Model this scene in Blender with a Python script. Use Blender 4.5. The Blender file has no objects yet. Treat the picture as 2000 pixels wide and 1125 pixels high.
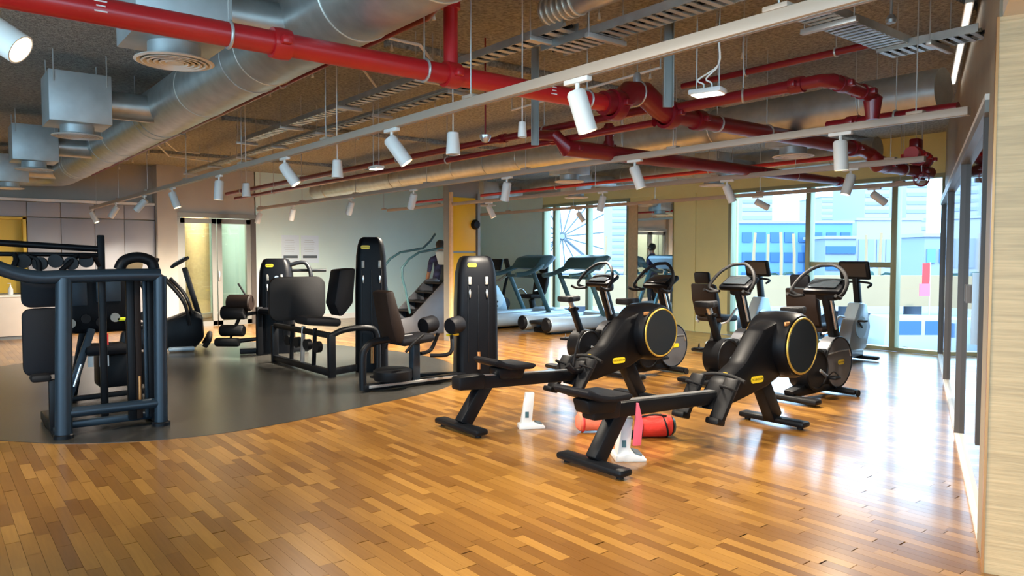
import bpy, bmesh, math, random
from math import sin, cos, pi, radians, atan, sqrt
from mathutils import Vector, Matrix, Euler
random.seed(7)
SC = bpy.context.scene
COL = SC.collection

# ------------------------------------------------------------------ camera
FPX, CAMH, YAW = 1440.0, 1.45, radians(38.6)
PITCH = atan(64.5 / FPX)
cam_d = bpy.data.cameras.new('camera'); cam = bpy.data.objects.new('camera', cam_d); COL.objects.link(cam)
cam.location = (0, 0, CAMH); cam.rotation_euler = (pi / 2 - PITCH, 0, -YAW)
cam_d.sensor_width = 36.0; cam_d.lens = FPX / 2000.0 * 36.0
cam_d.clip_start = 0.05; cam_d.clip_end = 2000
SC.camera = cam
# ------------------------------------------------------------------ view, world, sun
SC.view_settings.view_transform = 'Standard'; SC.view_settings.look = 'None'
SC.view_settings.gamma = 1.0; SC.view_settings.use_curve_mapping = False
SC.view_settings.exposure = 0.6
SC.cycles.max_bounces = 7; SC.cycles.diffuse_bounces = 4; SC.cycles.glossy_bounces = 4
SC.cycles.transparent_max_bounces = 10; SC.cycles.sample_clamp_indirect = 6.0
SC.cycles.caustics_reflective = False; SC.cycles.caustics_refractive = False
W = bpy.data.worlds.new('sky'); SC.world = W; W.use_nodes = True
_bg = W.node_tree.nodes['Background']
_bg.inputs['Color'].default_value = (0.47, 0.75, 1.0, 1); _bg.inputs['Strength'].default_value = 5.0
_sun = bpy.data.lights.new('sun', 'SUN'); _sun.energy = 2.0; _sun.angle = radians(2); _sun.color = (1, 0.93, 0.82)
sun_o = bpy.data.objects.new('sun', _sun); COL.objects.link(sun_o)
sun_o.rotation_euler = (radians(28), radians(-34), 0)

# ------------------------------------------------------------------ pixel helpers (2000 x 1125 frame)
_F = Vector((sin(YAW) * cos(PITCH), cos(YAW) * cos(PITCH), -sin(PITCH)))
_R = Vector((cos(YAW), -sin(YAW), 0)); _U = _R.cross(_F); _C = Vector((0, 0, CAMH))
def ray(x, y): return _F + _R * ((x - 1000) / FPX) + _U * ((562.5 - y) / FPX)
def P(x, y, z=0.0):
    d = ray(x, y); return _C + d * ((z - CAMH) / d.z)
def PX(x, y, X):
    d = ray(x, y); return _C + d * (X / d.x)
def PY(x, y, Y):
    d = ray(x, y); return _C + d * (Y / d.y)

# ------------------------------------------------------------------ materials
MATS = {}
def mat(name, col, rough=0.5, metal=0.0, var=0.0, vscale=6.0, bump=0.0, bscale=60.0, spec=0.5, stretch=None, emit=None, coat=0.0):
    if name in MATS: return MATS[name]
    m = bpy.data.materials.new(name); m.use_nodes = True; nt = m.node_tree; b = nt.nodes['Principled BSDF']
    b.inputs['Roughness'].default_value = rough; b.inputs['Metallic'].default_value = metal
    b.inputs['Specular IOR Level'].default_value = spec; b.inputs['Coat Weight'].default_value = coat
    b.inputs['Base Color'].default_value = (*col, 1)
    tc = nt.nodes.new('ShaderNodeTexCoord'); mp = nt.nodes.new('ShaderNodeMapping')
    nt.links.new(tc.outputs['Object'], mp.inputs['Vector'])
    if stretch: mp.inputs['Scale'].default_value = stretch
    nz = nt.nodes.new('ShaderNodeTexNoise'); nz.inputs['Scale'].default_value = vscale; nz.inputs['Detail'].default_value = 5
    nt.links.new(mp.outputs['Vector'], nz.inputs['Vector'])
    if var > 0:
        cr = nt.nodes.new('ShaderNodeValToRGB')
        cr.color_ramp.elements[0].position = 0.3; cr.color_ramp.elements[1].position = 0.7
        cr.color_ramp.elements[0].color = (*[c * (1 - var) for c in col], 1)
        cr.color_ramp.elements[1].color = (*[min(1, c * (1 + var)) for c in col], 1)
        nt.links.new(nz.outputs['Fac'], cr.inputs['Fac']); nt.links.new(cr.outputs['Color'], b.inputs['Base Color'])
    if bump > 0:
        n2 = nt.nodes.new('ShaderNodeTexNoise'); n2.inputs['Scale'].default_value = bscale; n2.inputs['Detail'].default_value = 4
        nt.links.new(mp.outputs['Vector'], n2.inputs['Vector'])
        bp = nt.nodes.new('ShaderNodeBump'); bp.inputs['Strength'].default_value = bump; bp.inputs['Distance'].default_value = 0.02
        nt.links.new(n2.outputs['Fac'], bp.inputs['Height']); nt.links.new(bp.outputs['Normal'], b.inputs['Normal'])
    if emit:
        b.inputs['Emission Color'].default_value = (*emit[0], 1); b.inputs['Emission Strength'].default_value = emit[1]
    MATS[name] = m; return m

def wood_mat(name, source):
    m = bpy.data.materials.new(name); m.use_nodes = True; nt = m.node_tree; b = nt.nodes['Principled BSDF']
    if source == 'object':
        s = nt.nodes.new('ShaderNodeObjectInfo'); rnd = s.outputs['Random']
    else:
        s = nt.nodes.new('ShaderNodeAttribute'); s.attribute_name = 'tone'; rnd = s.outputs['Fac']
    ge = nt.nodes.new('ShaderNodeNewGeometry')
    mp = nt.nodes.new('ShaderNodeMapping'); mp.inputs['Scale'].default_value = (42, 2.6, 1)
    nt.links.new(ge.outputs['Position'], mp.inputs['Vector'])
    nz = nt.nodes.new('ShaderNodeTexNoise'); nz.inputs['Scale'].default_value = 1.6; nz.inputs['Detail'].default_value = 6
    nt.links.new(mp.outputs['Vector'], nz.inputs['Vector'])
    cr = nt.nodes.new('ShaderNodeValToRGB'); e = cr.color_ramp.elements
    e[0].color = (0.185, 0.078, 0.014, 1); e[1].color = (0.40, 0.20, 0.042, 1)
    x = e.new(0.5); x.color = (0.28, 0.130, 0.025, 1)
    nt.links.new(rnd, cr.inputs['Fac'])
    mx = nt.nodes.new('ShaderNodeMix'); mx.data_type = 'RGBA'; mx.blend_type = 'MULTIPLY'; mx.inputs[0].default_value = 0.45
    c2 = nt.nodes.new('ShaderNodeValToRGB'); c2.color_ramp.elements[0].position = 0.3; c2.color_ramp.elements[1].position = 0.7
    c2.color_ramp.elements[0].color = (0.6, 0.55, 0.5, 1); c2.color_ramp.elements[1].color = (1, 1, 1, 1)
    nt.links.new(nz.outputs['Fac'], c2.inputs['Fac'])
    nt.links.new(cr.outputs['Color'], mx.inputs[6]); nt.links.new(c2.outputs['Color'], mx.inputs[7])
    nt.links.new(mx.outputs[2], b.inputs['Base Color'])
    b.inputs['Roughness'].default_value = 0.3; b.inputs['Specular IOR Level'].default_value = 0.4; b.inputs['Coat Weight'].default_value = 0.45; b.inputs['Coat Roughness'].default_value = 0.14
    MATS[name] = m; return m

def glass_mat(name, tint, refl, rough=0.0):
    m = bpy.data.materials.new(name); m.use_nodes = True; nt = m.node_tree; nt.nodes.clear()
    o = nt.nodes.new('ShaderNodeOutputMaterial'); t = nt.nodes.new('ShaderNodeBsdfTransparent'); g = nt.nodes.new('ShaderNodeBsdfGlossy')
    t.inputs['Color'].default_value = (*tint, 1); g.inputs['Roughness'].default_value = rough
    lw = nt.nodes.new('ShaderNodeLayerWeight'); lw.inputs['Blend'].default_value = 0.5
    fr = nt.nodes.new('ShaderNodeMath'); fr.operation = 'POWER'; fr.inputs[1].default_value = 5.0
    nt.links.new(lw.outputs['Facing'], fr.inputs[0])
    mul = nt.nodes.new('ShaderNodeMath'); mul.operation = 'MULTIPLY_ADD'; mul.inputs[1].default_value = 1.0; mul.inputs[2].default_value = refl
    mul.use_clamp = True
    nt.links.new(fr.outputs[0], mul.inputs[0])
    mx = nt.nodes.new('ShaderNodeMixShader'); nt.links.new(mul.outputs[0], mx.inputs[0])
    nt.links.new(t.outputs[0], mx.inputs[1]); nt.links.new(g.outputs[0], mx.inputs[2]); nt.links.new(mx.outputs[0], o.inputs[0])
    MATS[name] = m; return m

wood_mat('plank_wood', 'object'); wood_mat('plank_wood_far', 'attr')
glass_mat('window_glass', (0.95, 0.98, 1.0), 0.0); glass_mat('door_glass', (0.88, 0.96, 0.92), 0.10); glass_mat('tinted_glass', (0.22, 0.32, 0.36), 0.34, 0.03)
mat('joint', (0.06, 0.03, 0.012), 0.8)
mat('rubber', (0.042, 0.040, 0.035), 0.24, var=0.12, vscale=30, bump=0.08, bscale=250)
mat('slab', (0.36, 0.37, 0.345), 0.95, var=0.42, vscale=34, bump=1.0, bscale=70)
mat('cream', (0.82, 0.78, 0.38), 0.6, var=0.03, vscale=2)
mat('mint_white', (0.70, 0.89, 0.84), 0.55, var=0.03, vscale=1.2)
mat('beige_wall', (0.47, 0.44, 0.38), 0.7, var=0.05, vscale=3)
mat('bulkhead', (0.30, 0.25, 0.18), 0.6, var=0.06, vscale=3)
mat('locker_grey', (0.34, 0.345, 0.37), 0.45, var=0.03, vscale=3)
mat('counter', (0.62, 0.54, 0.46), 0.4, var=0.03)
mat('yellow', (0.72, 0.46, 0.02), 0.45, var=0.06, vscale=2)
mat('alu_green', (0.36, 0.38, 0.24), 0.4, 0.3)
mat('frame_grey', (0.26, 0.26, 0.24), 0.4, 0.3)
mat('stile_dark', (0.10, 0.085, 0.075), 0.4, 0.2)
mat('mirror', (0.86, 0.9, 0.88), 0.02, 1.0)
mat('ply_edge', (0.70, 0.47, 0.24), 0.55, var=0.08, vscale=20)
mat('pale_wood', (0.56, 0.385, 0.20), 0.5, var=0.16, vscale=3, stretch=(1.2, 1.2, 26), bump=0.15, bscale=3)
mat('soffit', (0.72, 0.66, 0.56), 0.6, var=0.02)
mat('red', (0.50, 0.013, 0.016), 0.3, var=0.06, spec=0.6)
mat('red_shaded', (0.21, 0.006, 0.012), 0.3, var=0.06, spec=0.6)  # same red paint, darkened to put the backlit shade into its colour
mat('pipe_print', (0.85, 0.75, 0.72), 0.5)
mat('galv', (0.50, 0.52, 0.50), 0.36, 0.75, var=0.12, vscale=9)
mat('galv_box', (0.50, 0.55, 0.55), 0.45, 0.55, var=0.10, vscale=7)
mat('duct_seam', (0.66, 0.64, 0.56), 0.4, 0.6)
mat('steel', (0.55, 0.55, 0.52), 0.4, 0.6)
mat('strut', (0.33, 0.36, 0.34), 0.5, 0.5)
mat('white_paint', (0.80, 0.78, 0.72), 0.45)
mat('rail_beige', (0.42, 0.33, 0.25), 0.45)
mat('lens', (1, 0.9, 0.7), 0.4, emit=((1.0, 0.78, 0.5), 4.0))
mat('led', (1, 1, 1), 0.4, emit=((1.0, 0.97, 0.9), 2.5))
mat('black_plastic', (0.005, 0.0055, 0.007), 0.45, var=0.1, spec=0.22)
mat('black_gloss', (0.003, 0.0035, 0.005), 0.42, spec=0.14)
mat('black_rubber', (0.006, 0.006, 0.007), 0.65, spec=0.3, bump=0.1, bscale=180)
mat('pad', (0.006, 0.0065, 0.009), 0.6, spec=0.2, bump=0.1, bscale=120)
mat('pad_brown', (0.014, 0.008, 0.006), 0.6, spec=0.2, bump=0.1, bscale=120)
mat('frame_blue', (0.016, 0.030, 0.046), 0.34, 0.2, var=0.06)
mat('frame_black', (0.005, 0.006, 0.008), 0.4, 0.05, spec=0.22)
mat('disc_grey', (0.115, 0.12, 0.135), 0.38, 0.2, var=0.05)
mat('silver', (0.62, 0.64, 0.66), 0.28, 0.8)
mat('gold', (0.55, 0.38, 0.07), 0.35, 0.6)
mat('badge_yellow', (0.80, 0.60, 0.02), 0.4)
mat('badge_ink', (0.05, 0.035, 0.0), 0.5)
mat('screen', (0.02, 0.025, 0.03), 0.12)
mat('blue_white', (0.44, 0.56, 0.66), 0.3, 0.1, var=0.04)
mat('teal', (0.05, 0.13, 0.15), 0.35)
mat('orange', (0.72, 0.36, 0.08), 0.45)
mat('white_card', (0.78, 0.78, 0.76), 0.5, var=0.05, vscale=14)
mat('label_red', (0.62, 0.03, 0.03), 0.5)
mat('lime', (0.75, 0.85, 0.02), 0.5)
mat('copper', (0.50, 0.24, 0.09), 0.35, 0.6)
mat('bag_red', (0.72, 0.035, 0.02), 0.6, var=0.1, bump=0.3, bscale=25)
mat('bag_coral', (0.85, 0.20, 0.11), 0.65, var=0.08, bump=0.3, bscale=25)
mat('pink', (0.85, 0.12, 0.17), 0.6)
mat('paper', (0.72, 0.86, 0.95), 0.5)
mat('print_grey', (0.10, 0.13, 0.15), 0.6)
mat('skin', (0.36, 0.20, 0.13), 0.5); mat('hair', (0.015, 0.012, 0.01), 0.6)
mat('shirt', (0.03, 0.035, 0.09), 0.8, var=0.9, vscale=11); mat('trousers', (0.03, 0.03, 0.04), 0.8)
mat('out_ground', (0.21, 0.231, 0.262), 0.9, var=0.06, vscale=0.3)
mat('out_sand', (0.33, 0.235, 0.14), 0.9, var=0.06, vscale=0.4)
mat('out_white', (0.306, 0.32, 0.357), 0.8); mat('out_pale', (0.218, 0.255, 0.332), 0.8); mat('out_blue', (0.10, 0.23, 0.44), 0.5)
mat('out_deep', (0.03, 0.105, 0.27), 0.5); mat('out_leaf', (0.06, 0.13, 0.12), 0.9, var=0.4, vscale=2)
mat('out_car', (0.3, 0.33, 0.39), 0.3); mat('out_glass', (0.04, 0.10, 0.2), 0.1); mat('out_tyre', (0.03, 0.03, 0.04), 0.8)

# ------------------------------------------------------------------ mesh builder
class MB:
    def __init__(s): s.b = bmesh.new()
    def _new(s, n0):
        s.b.verts.ensure_lookup_table(); return s.b.verts[n0:]
    def box(s, c, d, rot=(0, 0, 0), bev=0.0, seg=2):
        t = bmesh.new(); bmesh.ops.create_cube(t, size=1.0)
        bmesh.ops.scale(t, vec=d, verts=t.verts)
        if bev > 0: bmesh.ops.bevel(t, geom=t.edges[:], offset=min(bev, min(d) * 0.48), segments=seg, affect='EDGES', profile=0.5)
        M = Matrix.Translation(c) @ Euler(rot).to_matrix().to_4x4()
        bmesh.ops.transform(t, matrix=M, verts=t.verts); s._merge(t); return s
    def _merge(s, t):
        me = bpy.data.meshes.new('tmp'); t.to_mesh(me); t.free(); s.b.from_mesh(me); bpy.data.meshes.remove(me)
    def beam(s, p, q, w, h, bev=0.01):
        p, q = Vector(p), Vector(q); d = q - p; L = d.length; z = d / L
        up = Vector((0, 1, 0)) if abs(z.y) < 0.9 else Vector((1, 0, 0))
        x = up.cross(z).normalized(); y = z.cross(x)
        t = bmesh.new(); bmesh.ops.create_cube(t, size=1.0); bmesh.ops.scale(t, vec=(h, w, L), verts=t.verts)
        if bev > 0: bmesh.ops.bevel(t, geom=t.edges[:], offset=min(bev, w * .45, h * .45), segments=2, affect='EDGES', profile=0.5)
        M = Matrix((x, y, z)).transposed().to_4x4(); M.translation = (p + q) / 2
        bmesh.ops.transform(t, matrix=M, verts=t.verts); s._merge(t); return s
    def tube(s, pts, r, n=10, smooth=0, cap=True):
        pts = [Vector(p) for p in pts]
        if smooth and len(pts) > 2:
            o = []; N = len(pts)
            for i in range(N - 1):
                p0, p1, p2, p3 = pts[max(i - 1, 0)], pts[i], pts[i + 1], pts[min(i + 2, N - 1)]
                for k in range(smooth):
                    t = k / smooth
                    o.append(0.5 * ((2 * p1) + (p2 - p0) * t + (2 * p0 - 5 * p1 + 4 * p2 - p3) * t * t + (3 * p1 - p0 - 3 * p2 + p3) * t ** 3))
            o.append(pts[-1]); pts = o
        N = len(pts); rr = r if isinstance(r, (list, tuple)) else [r] * N
        if len(rr) != N: rr = [rr[min(int(i * len(rr) / N), len(rr) - 1)] for i in range(N)]
        tg = [(pts[min(i + 1, N - 1)] - pts[max(i - 1, 0)]).normalized() for i in range(N)]
        a = Vector((0, 0, 1)) if abs(tg[0].z) < 0.9 else Vector((1, 0, 0))
        u = (a - tg[0] * a.dot(tg[0])).normalized(); rings = []
        for i in range(N):
            u = (u - tg[i] * u.dot(tg[i])).normalized(); v = tg[i].cross(u)
            k = 1.0
            if 0 < i < N - 1:
                cth = (pts[i] - pts[i - 1]).normalized().dot(tg[i]); k = 1 / max(cth, 0.6)
            rings.append([s.b.verts.new(pts[i] + (u * cos(2 * pi * j / n) + v * sin(2 * pi * j / n)) * rr[i] * (k if i else 1)) for j in range(n)])
        for i in range(N - 1):
            for j in range(n): s.b.faces.new((rings[i][j], rings[i][(j + 1) % n], rings[i + 1][(j + 1) % n], rings[i + 1][j]))
        if cap: s.b.faces.new(rings[0][::-1]); s.b.faces.new(rings[-1])
        return s
    def cyl(s, p, q, r, r2=None, n=20): return s.tube([p, q], [r, r if r2 is None else r2], n)
    def lathe(s, prof, o=(0, 0, 0), ax=(0, 0, 1), n=24):
        o = Vector(o); z = Vector(ax).normalized(); a = Vector((1, 0, 0)) if abs(z.x) < 0.9 else Vector((0, 1, 0))
        x = (a - z * a.dot(z)).normalized(); y = z.cross(x); rings = []
        for r, h in prof:
            rings.append([s.b.verts.new(o + z * h + (x * cos(2 * pi * j / n) + y * sin(2 * pi * j / n)) * max(r, 1e-4)) for j in range(n)])
        for i in range(len(rings) - 1):
            for j in range(n): s.b.faces.new((rings[i][j], rings[i][(j + 1) % n], rings[i + 1][(j + 1) % n], rings[i + 1][j]))
        return s
    def ring(s, c, ax, R, r, n=28, m=8):
        z = Vector(ax).normalized(); a = Vector((1, 0, 0)) if abs(z.x) < 0.9 else Vector((0, 0, 1))
        x = (a - z * a.dot(z)).normalized(); y = z.cross(x); c = Vector(c); rs = []
        for i in range(n):
            d = x * cos(2 * pi * i / n) + y * sin(2 * pi * i / n)
            rs.append([s.b.verts.new(c + d * (R + r * cos(2 * pi * j / m)) + z * r * sin(2 * pi * j / m)) for j in range(m)])
        for i in range(n):
            for j in range(m): s.b.faces.new((rs[i][j], rs[(i + 1) % n][j], rs[(i + 1) % n][(j + 1) % m], rs[i][(j + 1) % m]))
        return s
    def prism(s, pts, y0, y1, bev=0.0, ax='y'):
        t = bmesh.new()
        def mk(a, b, h): return (a, h, b) if ax == 'y' else ((a, b, h) if ax == 'z' else (h, a, b))
        lo = [t.verts.new(mk(a, b, y0)) for a, b in pts]; hi = [t.verts.new(mk(a, b, y1)) for a, b in pts]; n = len(pts)
        t.faces.new(lo); t.faces.new(hi[::-1])
        for i in range(n): t.faces.new((lo[i], hi[i], hi[(i + 1) % n], lo[(i + 1) % n]))
        bmesh.ops.recalc_face_normals(t, faces=t.faces[:])
        if bev > 0: bmesh.ops.bevel(t, geom=t.edges[:], offset=bev, segments=2, affect='EDGES', profile=0.5, clamp_overlap=True)
        s._merge(t); return s
    def build(s, name, m, parent=None, smooth=True, loc=None):
        bmesh.ops.recalc_face_normals(s.b, faces=s.b.faces[:])
        me = bpy.data.meshes.new(name); s.b.to_mesh(me); s.b.free()
        me.materials.append(MATS[m])
        if smooth:
            me.shade_smooth(); me.set_sharp_from_angle(angle=radians(38))
        o = bpy.data.objects.new(name, me); COL.objects.link(o)
        if parent: o.parent = parent
        if loc: o.location = loc
        return o
def tag(o, label, cat, group=None):
    o['label'] = label; o['category'] = cat
    if group: o['group'] = group
    return o
def thing(name, label, cat, loc=(0, 0, 0), rotz=0.0, group=None):
    o = bpy.data.objects.new(name, None); COL.objects.link(o); o.location = loc; o.rotation_euler = (0, 0, rotz)
    o.empty_display_size = 0.1
    return tag(o, label, cat, group)
def struct(o): o['kind'] = 'structure'; return o
def dup(root, loc, rotz=0.0, label=None):
    r = root.copy(); COL.objects.link(r); r.location = loc; r.rotation_euler = (0, 0, rotz)
    if label: r['label'] = label
    for ch in list(root.children):
        c = ch.copy(); COL.objects.link(c); c.parent = r
        for g in list(ch.children):
            d = g.copy(); COL.objects.link(d); d.parent = c
    return r
def rr(w, h, r, n=4):
    o = []
    for cx, cy, a in ((w/2-r, h/2-r, 0), (-w/2+r, h/2-r, 90), (-w/2+r, -h/2+r, 180), (w/2-r, -h/2+r, 270)):
        for i in range(n + 1):
            t = radians(a + 90 * i / n); o.append((cx + r * cos(t), cy + r * sin(t)))
    return o
def text_on(txt, size, parent, loc, rot, m='badge_ink', name='lettering'):
    cu = bpy.data.curves.new(name, 'FONT'); cu.body = txt; cu.size = size; cu.align_x = 'CENTER'; cu.align_y = 'CENTER'; cu.extrude = 0.0006
    t = bpy.data.objects.new(name + '_src', cu); COL.objects.link(t)
    dg = bpy.context.evaluated_depsgraph_get(); me = bpy.data.meshes.new_from_object(t.evaluated_get(dg))
    bpy.data.objects.remove(t); me.name = name; me.materials.clear(); me.materials.append(MATS[m])
    o = bpy.data.objects.new(name, me); COL.objects.link(o); o.parent = parent; o.location = loc; o.rotation_euler = rot
    return o
def badge(parent, c, w=0.11, h=0.045, side=-1, rz=None):
    """yellow maker's badge on a face whose outward normal is local y*side"""
    b = MB().prism(rr(w, h, h * 0.45), -0.003, 0.003)
    o = b.build('badge', 'badge_yellow', parent); o.location = c
    if rz is not None: o.rotation_euler = (0, 0, rz)
    elif side > 0: o.rotation_euler = (0, 0, pi)
    text_on('TECHNOGYM', w * 0.155, o, (0, -0.0036, 0), (pi / 2, 0, 0))
    return o

# ================================================================== STRUCTURE
XW, YN, ZC = 11.4, 15.6, 3.2          # window wall, north wall, slab
XL, YS = -5.0, -5.0
floor = struct(MB().box(((XW + XL) / 2, (YN + 3.5 + YS) / 2, -0.07), (XW - XL, YN + 3.5 - YS, 0.12)).build('floor', 'joint', smooth=False))
# curved border of the grey rubber zone
def catm(pts, k=10):
    o = []; N = len(pts)
    for i in range(N - 1):
        p0, p1, p2, p3 = [Vector(pts[max(0, min(N - 1, j))]) for j in (i - 1, i, i + 1, i + 2)]
        for q in range(k):
            t = q / k; o.append(0.5 * ((2 * p1) + (p2 - p0) * t + (2 * p0 - 5 * p1 + 4 * p2 - p3) * t * t + (3 * p1 - p0 - 3 * p2 + p3) * t ** 3))
    o.append(Vector(pts[-1])); return o
zone = [(p.x, p.y) for p in catm([(-1.2, 10.3), (-0.6, 8.1), (0.43, 6.95), (0.84, 6.5), (1.47, 6.18), (2.15, 6.12), (3.2, 6.34), (4.4, 6.7), (5.2, 7.5), (5.6, 8.9), (5.3, 10.6), (4.6, 12.0), (3.3, 12.6), (2.0, 12.3), (0.75, 11.6), (-1.2, 10.3)], 8)][:-1]
def inside(x, y, poly):
    c = False; j = len(poly) - 1
    for i in range(len(poly)):
        xi, yi = poly[i]; xj, yj = poly[j]
        if (yi > y) != (yj > y) and x < (xj - xi) * (y - yi) / (yj - yi) + xi: c = not c
        j = i
    return c
# planks along +Y
SW = 0.066; cand = []; far = []
x = XL
rw_n, rw_f = Vector((4.16, 1.40)), Vector((9.12, 3.47)); rdir = (rw_f - rw_n).normalized()
while x < XW - SW:
    y = YS + random.uniform(0, 0.4)
    while y < YN:
        L = random.uniform(0.28, 0.58); y1 = min(y + L, YN)
        if not inside(x + SW / 2, (y + y1) / 2, zone) or not (inside(x, y, zone) and inside(x, y1, zone)):
            c = Vector((x + SW / 2, (y + y1) / 2, 0)); v = c - _C; dz = v.dot(_F)
            if dz > 0.5:
                u = 1000 + FPX * v.dot(_R) / dz; w = 562.5 - FPX * v.dot(_U) / dz
                vis = -20 < u < 1915 and w < 1135
            else: vis = False
            (cand if vis else far).append((dz, x, y, y1))
        y = y1
    x += SW
cand.sort(); near = cand[:300]; far += cand[300:]
_pm = {}
for dz, px, y, y1 in near:
    k = round((y1 - y) / 0.02)
    if k not in _pm:
        m = MB().box((0, 0, -0.006), (SW - 0.0012, k * 0.02 - 0.001, 0.012)); o = m.build('plank', 'plank_wood', floor, smooth=False); _pm[k] = o.data
    else:
        o = bpy.data.objects.new('plank', _pm[k]); COL.objects.link(o); o.parent = floor
    o.location = (px + SW / 2, (y + y1) / 2, 0)
vs, fs, tone = [], [], []
for dz, px, y, y1 in far:
    b = len(vs); g = 0.0006; t = random.random()
    vs += [(px + g, y + g, 0), (px + SW - g, y + g, 0), (px + SW - g, y1 - g, 0), (px + g, y1 - g, 0), (px + g, y + g, -.012), (px + SW - g, y + g, -.012), (px + SW - g, y1 - g, -.012), (px + g, y1 - g, -.012)]
    fs += [(b, b + 1, b + 2, b + 3), (b, b + 4, b + 5, b + 1), (b + 1, b + 5, b + 6, b + 2), (b + 2, b + 6, b + 7, b + 3), (b + 3, b + 7, b + 4, b)]
    tone += [t] * 8
me = bpy.data.meshes.new('planks_beyond'); me.from_pydata(vs, [], fs); me.materials.append(MATS['plank_wood_far'])
at = me.attributes.new('tone', 'FLOAT', 'POINT'); at.data.foreach_set('value', tone)
o = bpy.data.objects.new('planks_beyond', me); COL.objects.link(o); o.parent = floor; o['kind'] = 'stuff'
o = MB().prism(zone, -0.011, 0.003, ax='z').build('rubber_zone', 'rubber', floor, smooth=False); o['label'] = 'dark grey rubber floor area with curved edge'

ceil = struct(MB().box(((XW + XL) / 2, (YN + 3.5 + YS) / 2, ZC + 0.1), (XW - XL + 1, YN + 3.5 - YS, 0.2)).build('ceiling', 'slab', smooth=False))
for yb in (2.1, 5.4, 9.6, 13.4):
    MB().box(((XW + 3) / 2, yb, ZC - 0.03), (XW - 3, 0.10, 0.06), bev=0.01).build('rib', 'slab', ceil)

# --- east (window) wall
def ebox(y0, y1, z0, z1, x0=XW, x1=XW + 0.25):
    return MB().box(((x0 + x1) / 2, (y0 + y1) / 2, (z0 + z1) / 2), (x1 - x0, y1 - y0, z1 - z0))
wall_e = struct(ebox(13.12, YN + .25, 0, ZC).build('wall_east', 'mint_white', smooth=False))
ebox(4.2, 13.12, 2.62, ZC).build('lintel', 'cream', wall_e, smooth=False)
ebox(8.0, 8.72, 0, 2.62).build('pier_panel', 'cream', wall_e, smooth=False)
ebox(8.735, 9.24, 0, 2.62).build('pier_panel', 'cream', wall_e, smooth=False)
ebox(8.0, 10.4, 0, 2.62, XW + 0.02, XW + 0.3).build('pier_core', 'cream', wall_e, smooth=False)
ebox(10.16, 10.40, 0, 2.5, XW - 0.03, XW + 0.2).build('ply_edge', 'ply_edge', wall_e, smooth=False)
mir = struct(ebox(9.26, 10.15, 0.03, 2.47, XW - 0.02, XW + 0.018).build('trim_1', 'mirror', smooth=False)); mir['label'] = 'tall mirror panel on the pier between windows'
def window(name, y0, y1, z0, z1, mull, transoms):
    w = struct(MB().box((XW + .06, (y0 + y1) / 2, z0 + .03), (.14, y1 - y0, .06), bev=.006).build(name, 'alu_green', smooth=False))
    MB().box((XW + .06, (y0 + y1) / 2, z1 - .03), (.14, y1 - y0, .06)).build('window_head', 'alu_green', w, smooth=False)
    ys = [y0] + mull + [y1]
    for i, y in enumerate(ys):
        MB().box((XW + .05, y + (.035 if i == 0 else -.035 if i == len(ys) - 1 else 0), (z0 + z1) / 2), (.15, .09 if 0 < i < len(ys) - 1 else .07, z1 - z0 - .12), bev=.008).build('mullion', 'alu_green', w)
    for (ya, yb, z) in transoms:
        MB().box((XW + .05, (ya + yb) / 2, z), (.12, yb - ya - .09, .08), bev=.008).build('transom', 'alu_green', w)
    for i in range(len(ys) - 1):
        MB().box((XW + .06, (ys[i] + ys[i + 1]) / 2, (z0 + z1) / 2), (.012, ys[i + 1] - ys[i] - .09, z1 - z0 - .12)).build('pane', 'window_glass', w, smooth=False)
    return w
window('window_1', 10.40, 13.12, 0.0, 2.62, [11.62, 12.70], [])
window('window_2', 4.36, 8.0, 0.0, 2.62, [5.08, 6.46], [(5.08, 6.46, 1.30)])

# --- north wall: lockers, niche, counter, beige pier, glass doors, white wall
wall_n = struct(MB().box(((5.5 + XW) / 2, YN + .1, ZC / 2), (XW - 5.5, .2, ZC)).build('wall_north', 'mint_white', smooth=False))
MB().box((8.45, YN - .006, .06), (5.85, .012, .12)).build('skirting', 'white_paint', wall_n, smooth=False)
wall_l = struct(MB().box(((XL + 3.93) / 2, YN + .4, ZC / 2), (3.93 - XL, .2, ZC)).build('wall_north_left', 'beige_wall', smooth=False))
MB().box((3.75, YN + .1, ZC / 2), (.36, .45, ZC)).build('pier', 'beige_wall', wall_l, smooth=False)
MB().box((4.72, YN + .1, (2.29 + ZC) / 2), (1.6, .2, ZC - 2.29)).build('lintel', 'beige_wall', wall_l, smooth=False)
px_seams = [-3.2, -2.2, -1.2, -.2, .6, 1.46, 1.98, 2.52, 3.02, 3.56]
for i in range(len(px_seams) - 1):
    a, b = px_seams[i], px_seams[i + 1]
    if a < 1.4:
        MB().box(((a + b) / 2, YN + .05, 2.265), (b - a - .008, .04, .26), bev=.003).build('panel', 'locker_grey', wall_l)
    else:
        for z0, z1 in ((.06, 2.12), (2.13, 2.40)):
            MB().box(((a + b) / 2, YN + .05, (z0 + z1) / 2), (b - a - .008, .04, z1 - z0 - .006), bev=.003).build('panel', 'locker_grey', wall_l)
MB().box((.18, YN + .06, 2.43), (6.76, .1, .05)).build('ledge', 'white_paint', wall_l, smooth=False)
MB().box((-.9, YN + .28, 1.45), (4.7, .04, 1.36)).build('niche_back', 'yellow', wall_l, smooth=False)
MB().box((1.42, YN + .15, 1.45), (.05, .3, 1.36)).build('niche_cheek', 'yellow', wall_l, smooth=False)
MB().box((-.9, YN + .15, 2.10), (4.7, .3, .04)).build('niche_head', 'yellow', wall_l, smooth=False)
ct = thing('reception_counter', 'pale beige counter with flat doors below the yellow niche', 'counter', (-.9, YN - .22, 0))
for i in range(5): MB().box((-1.86 + i * .94, 0, .40), (.93, .42, .68), bev=.004).build('door', 'counter', ct)
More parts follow.
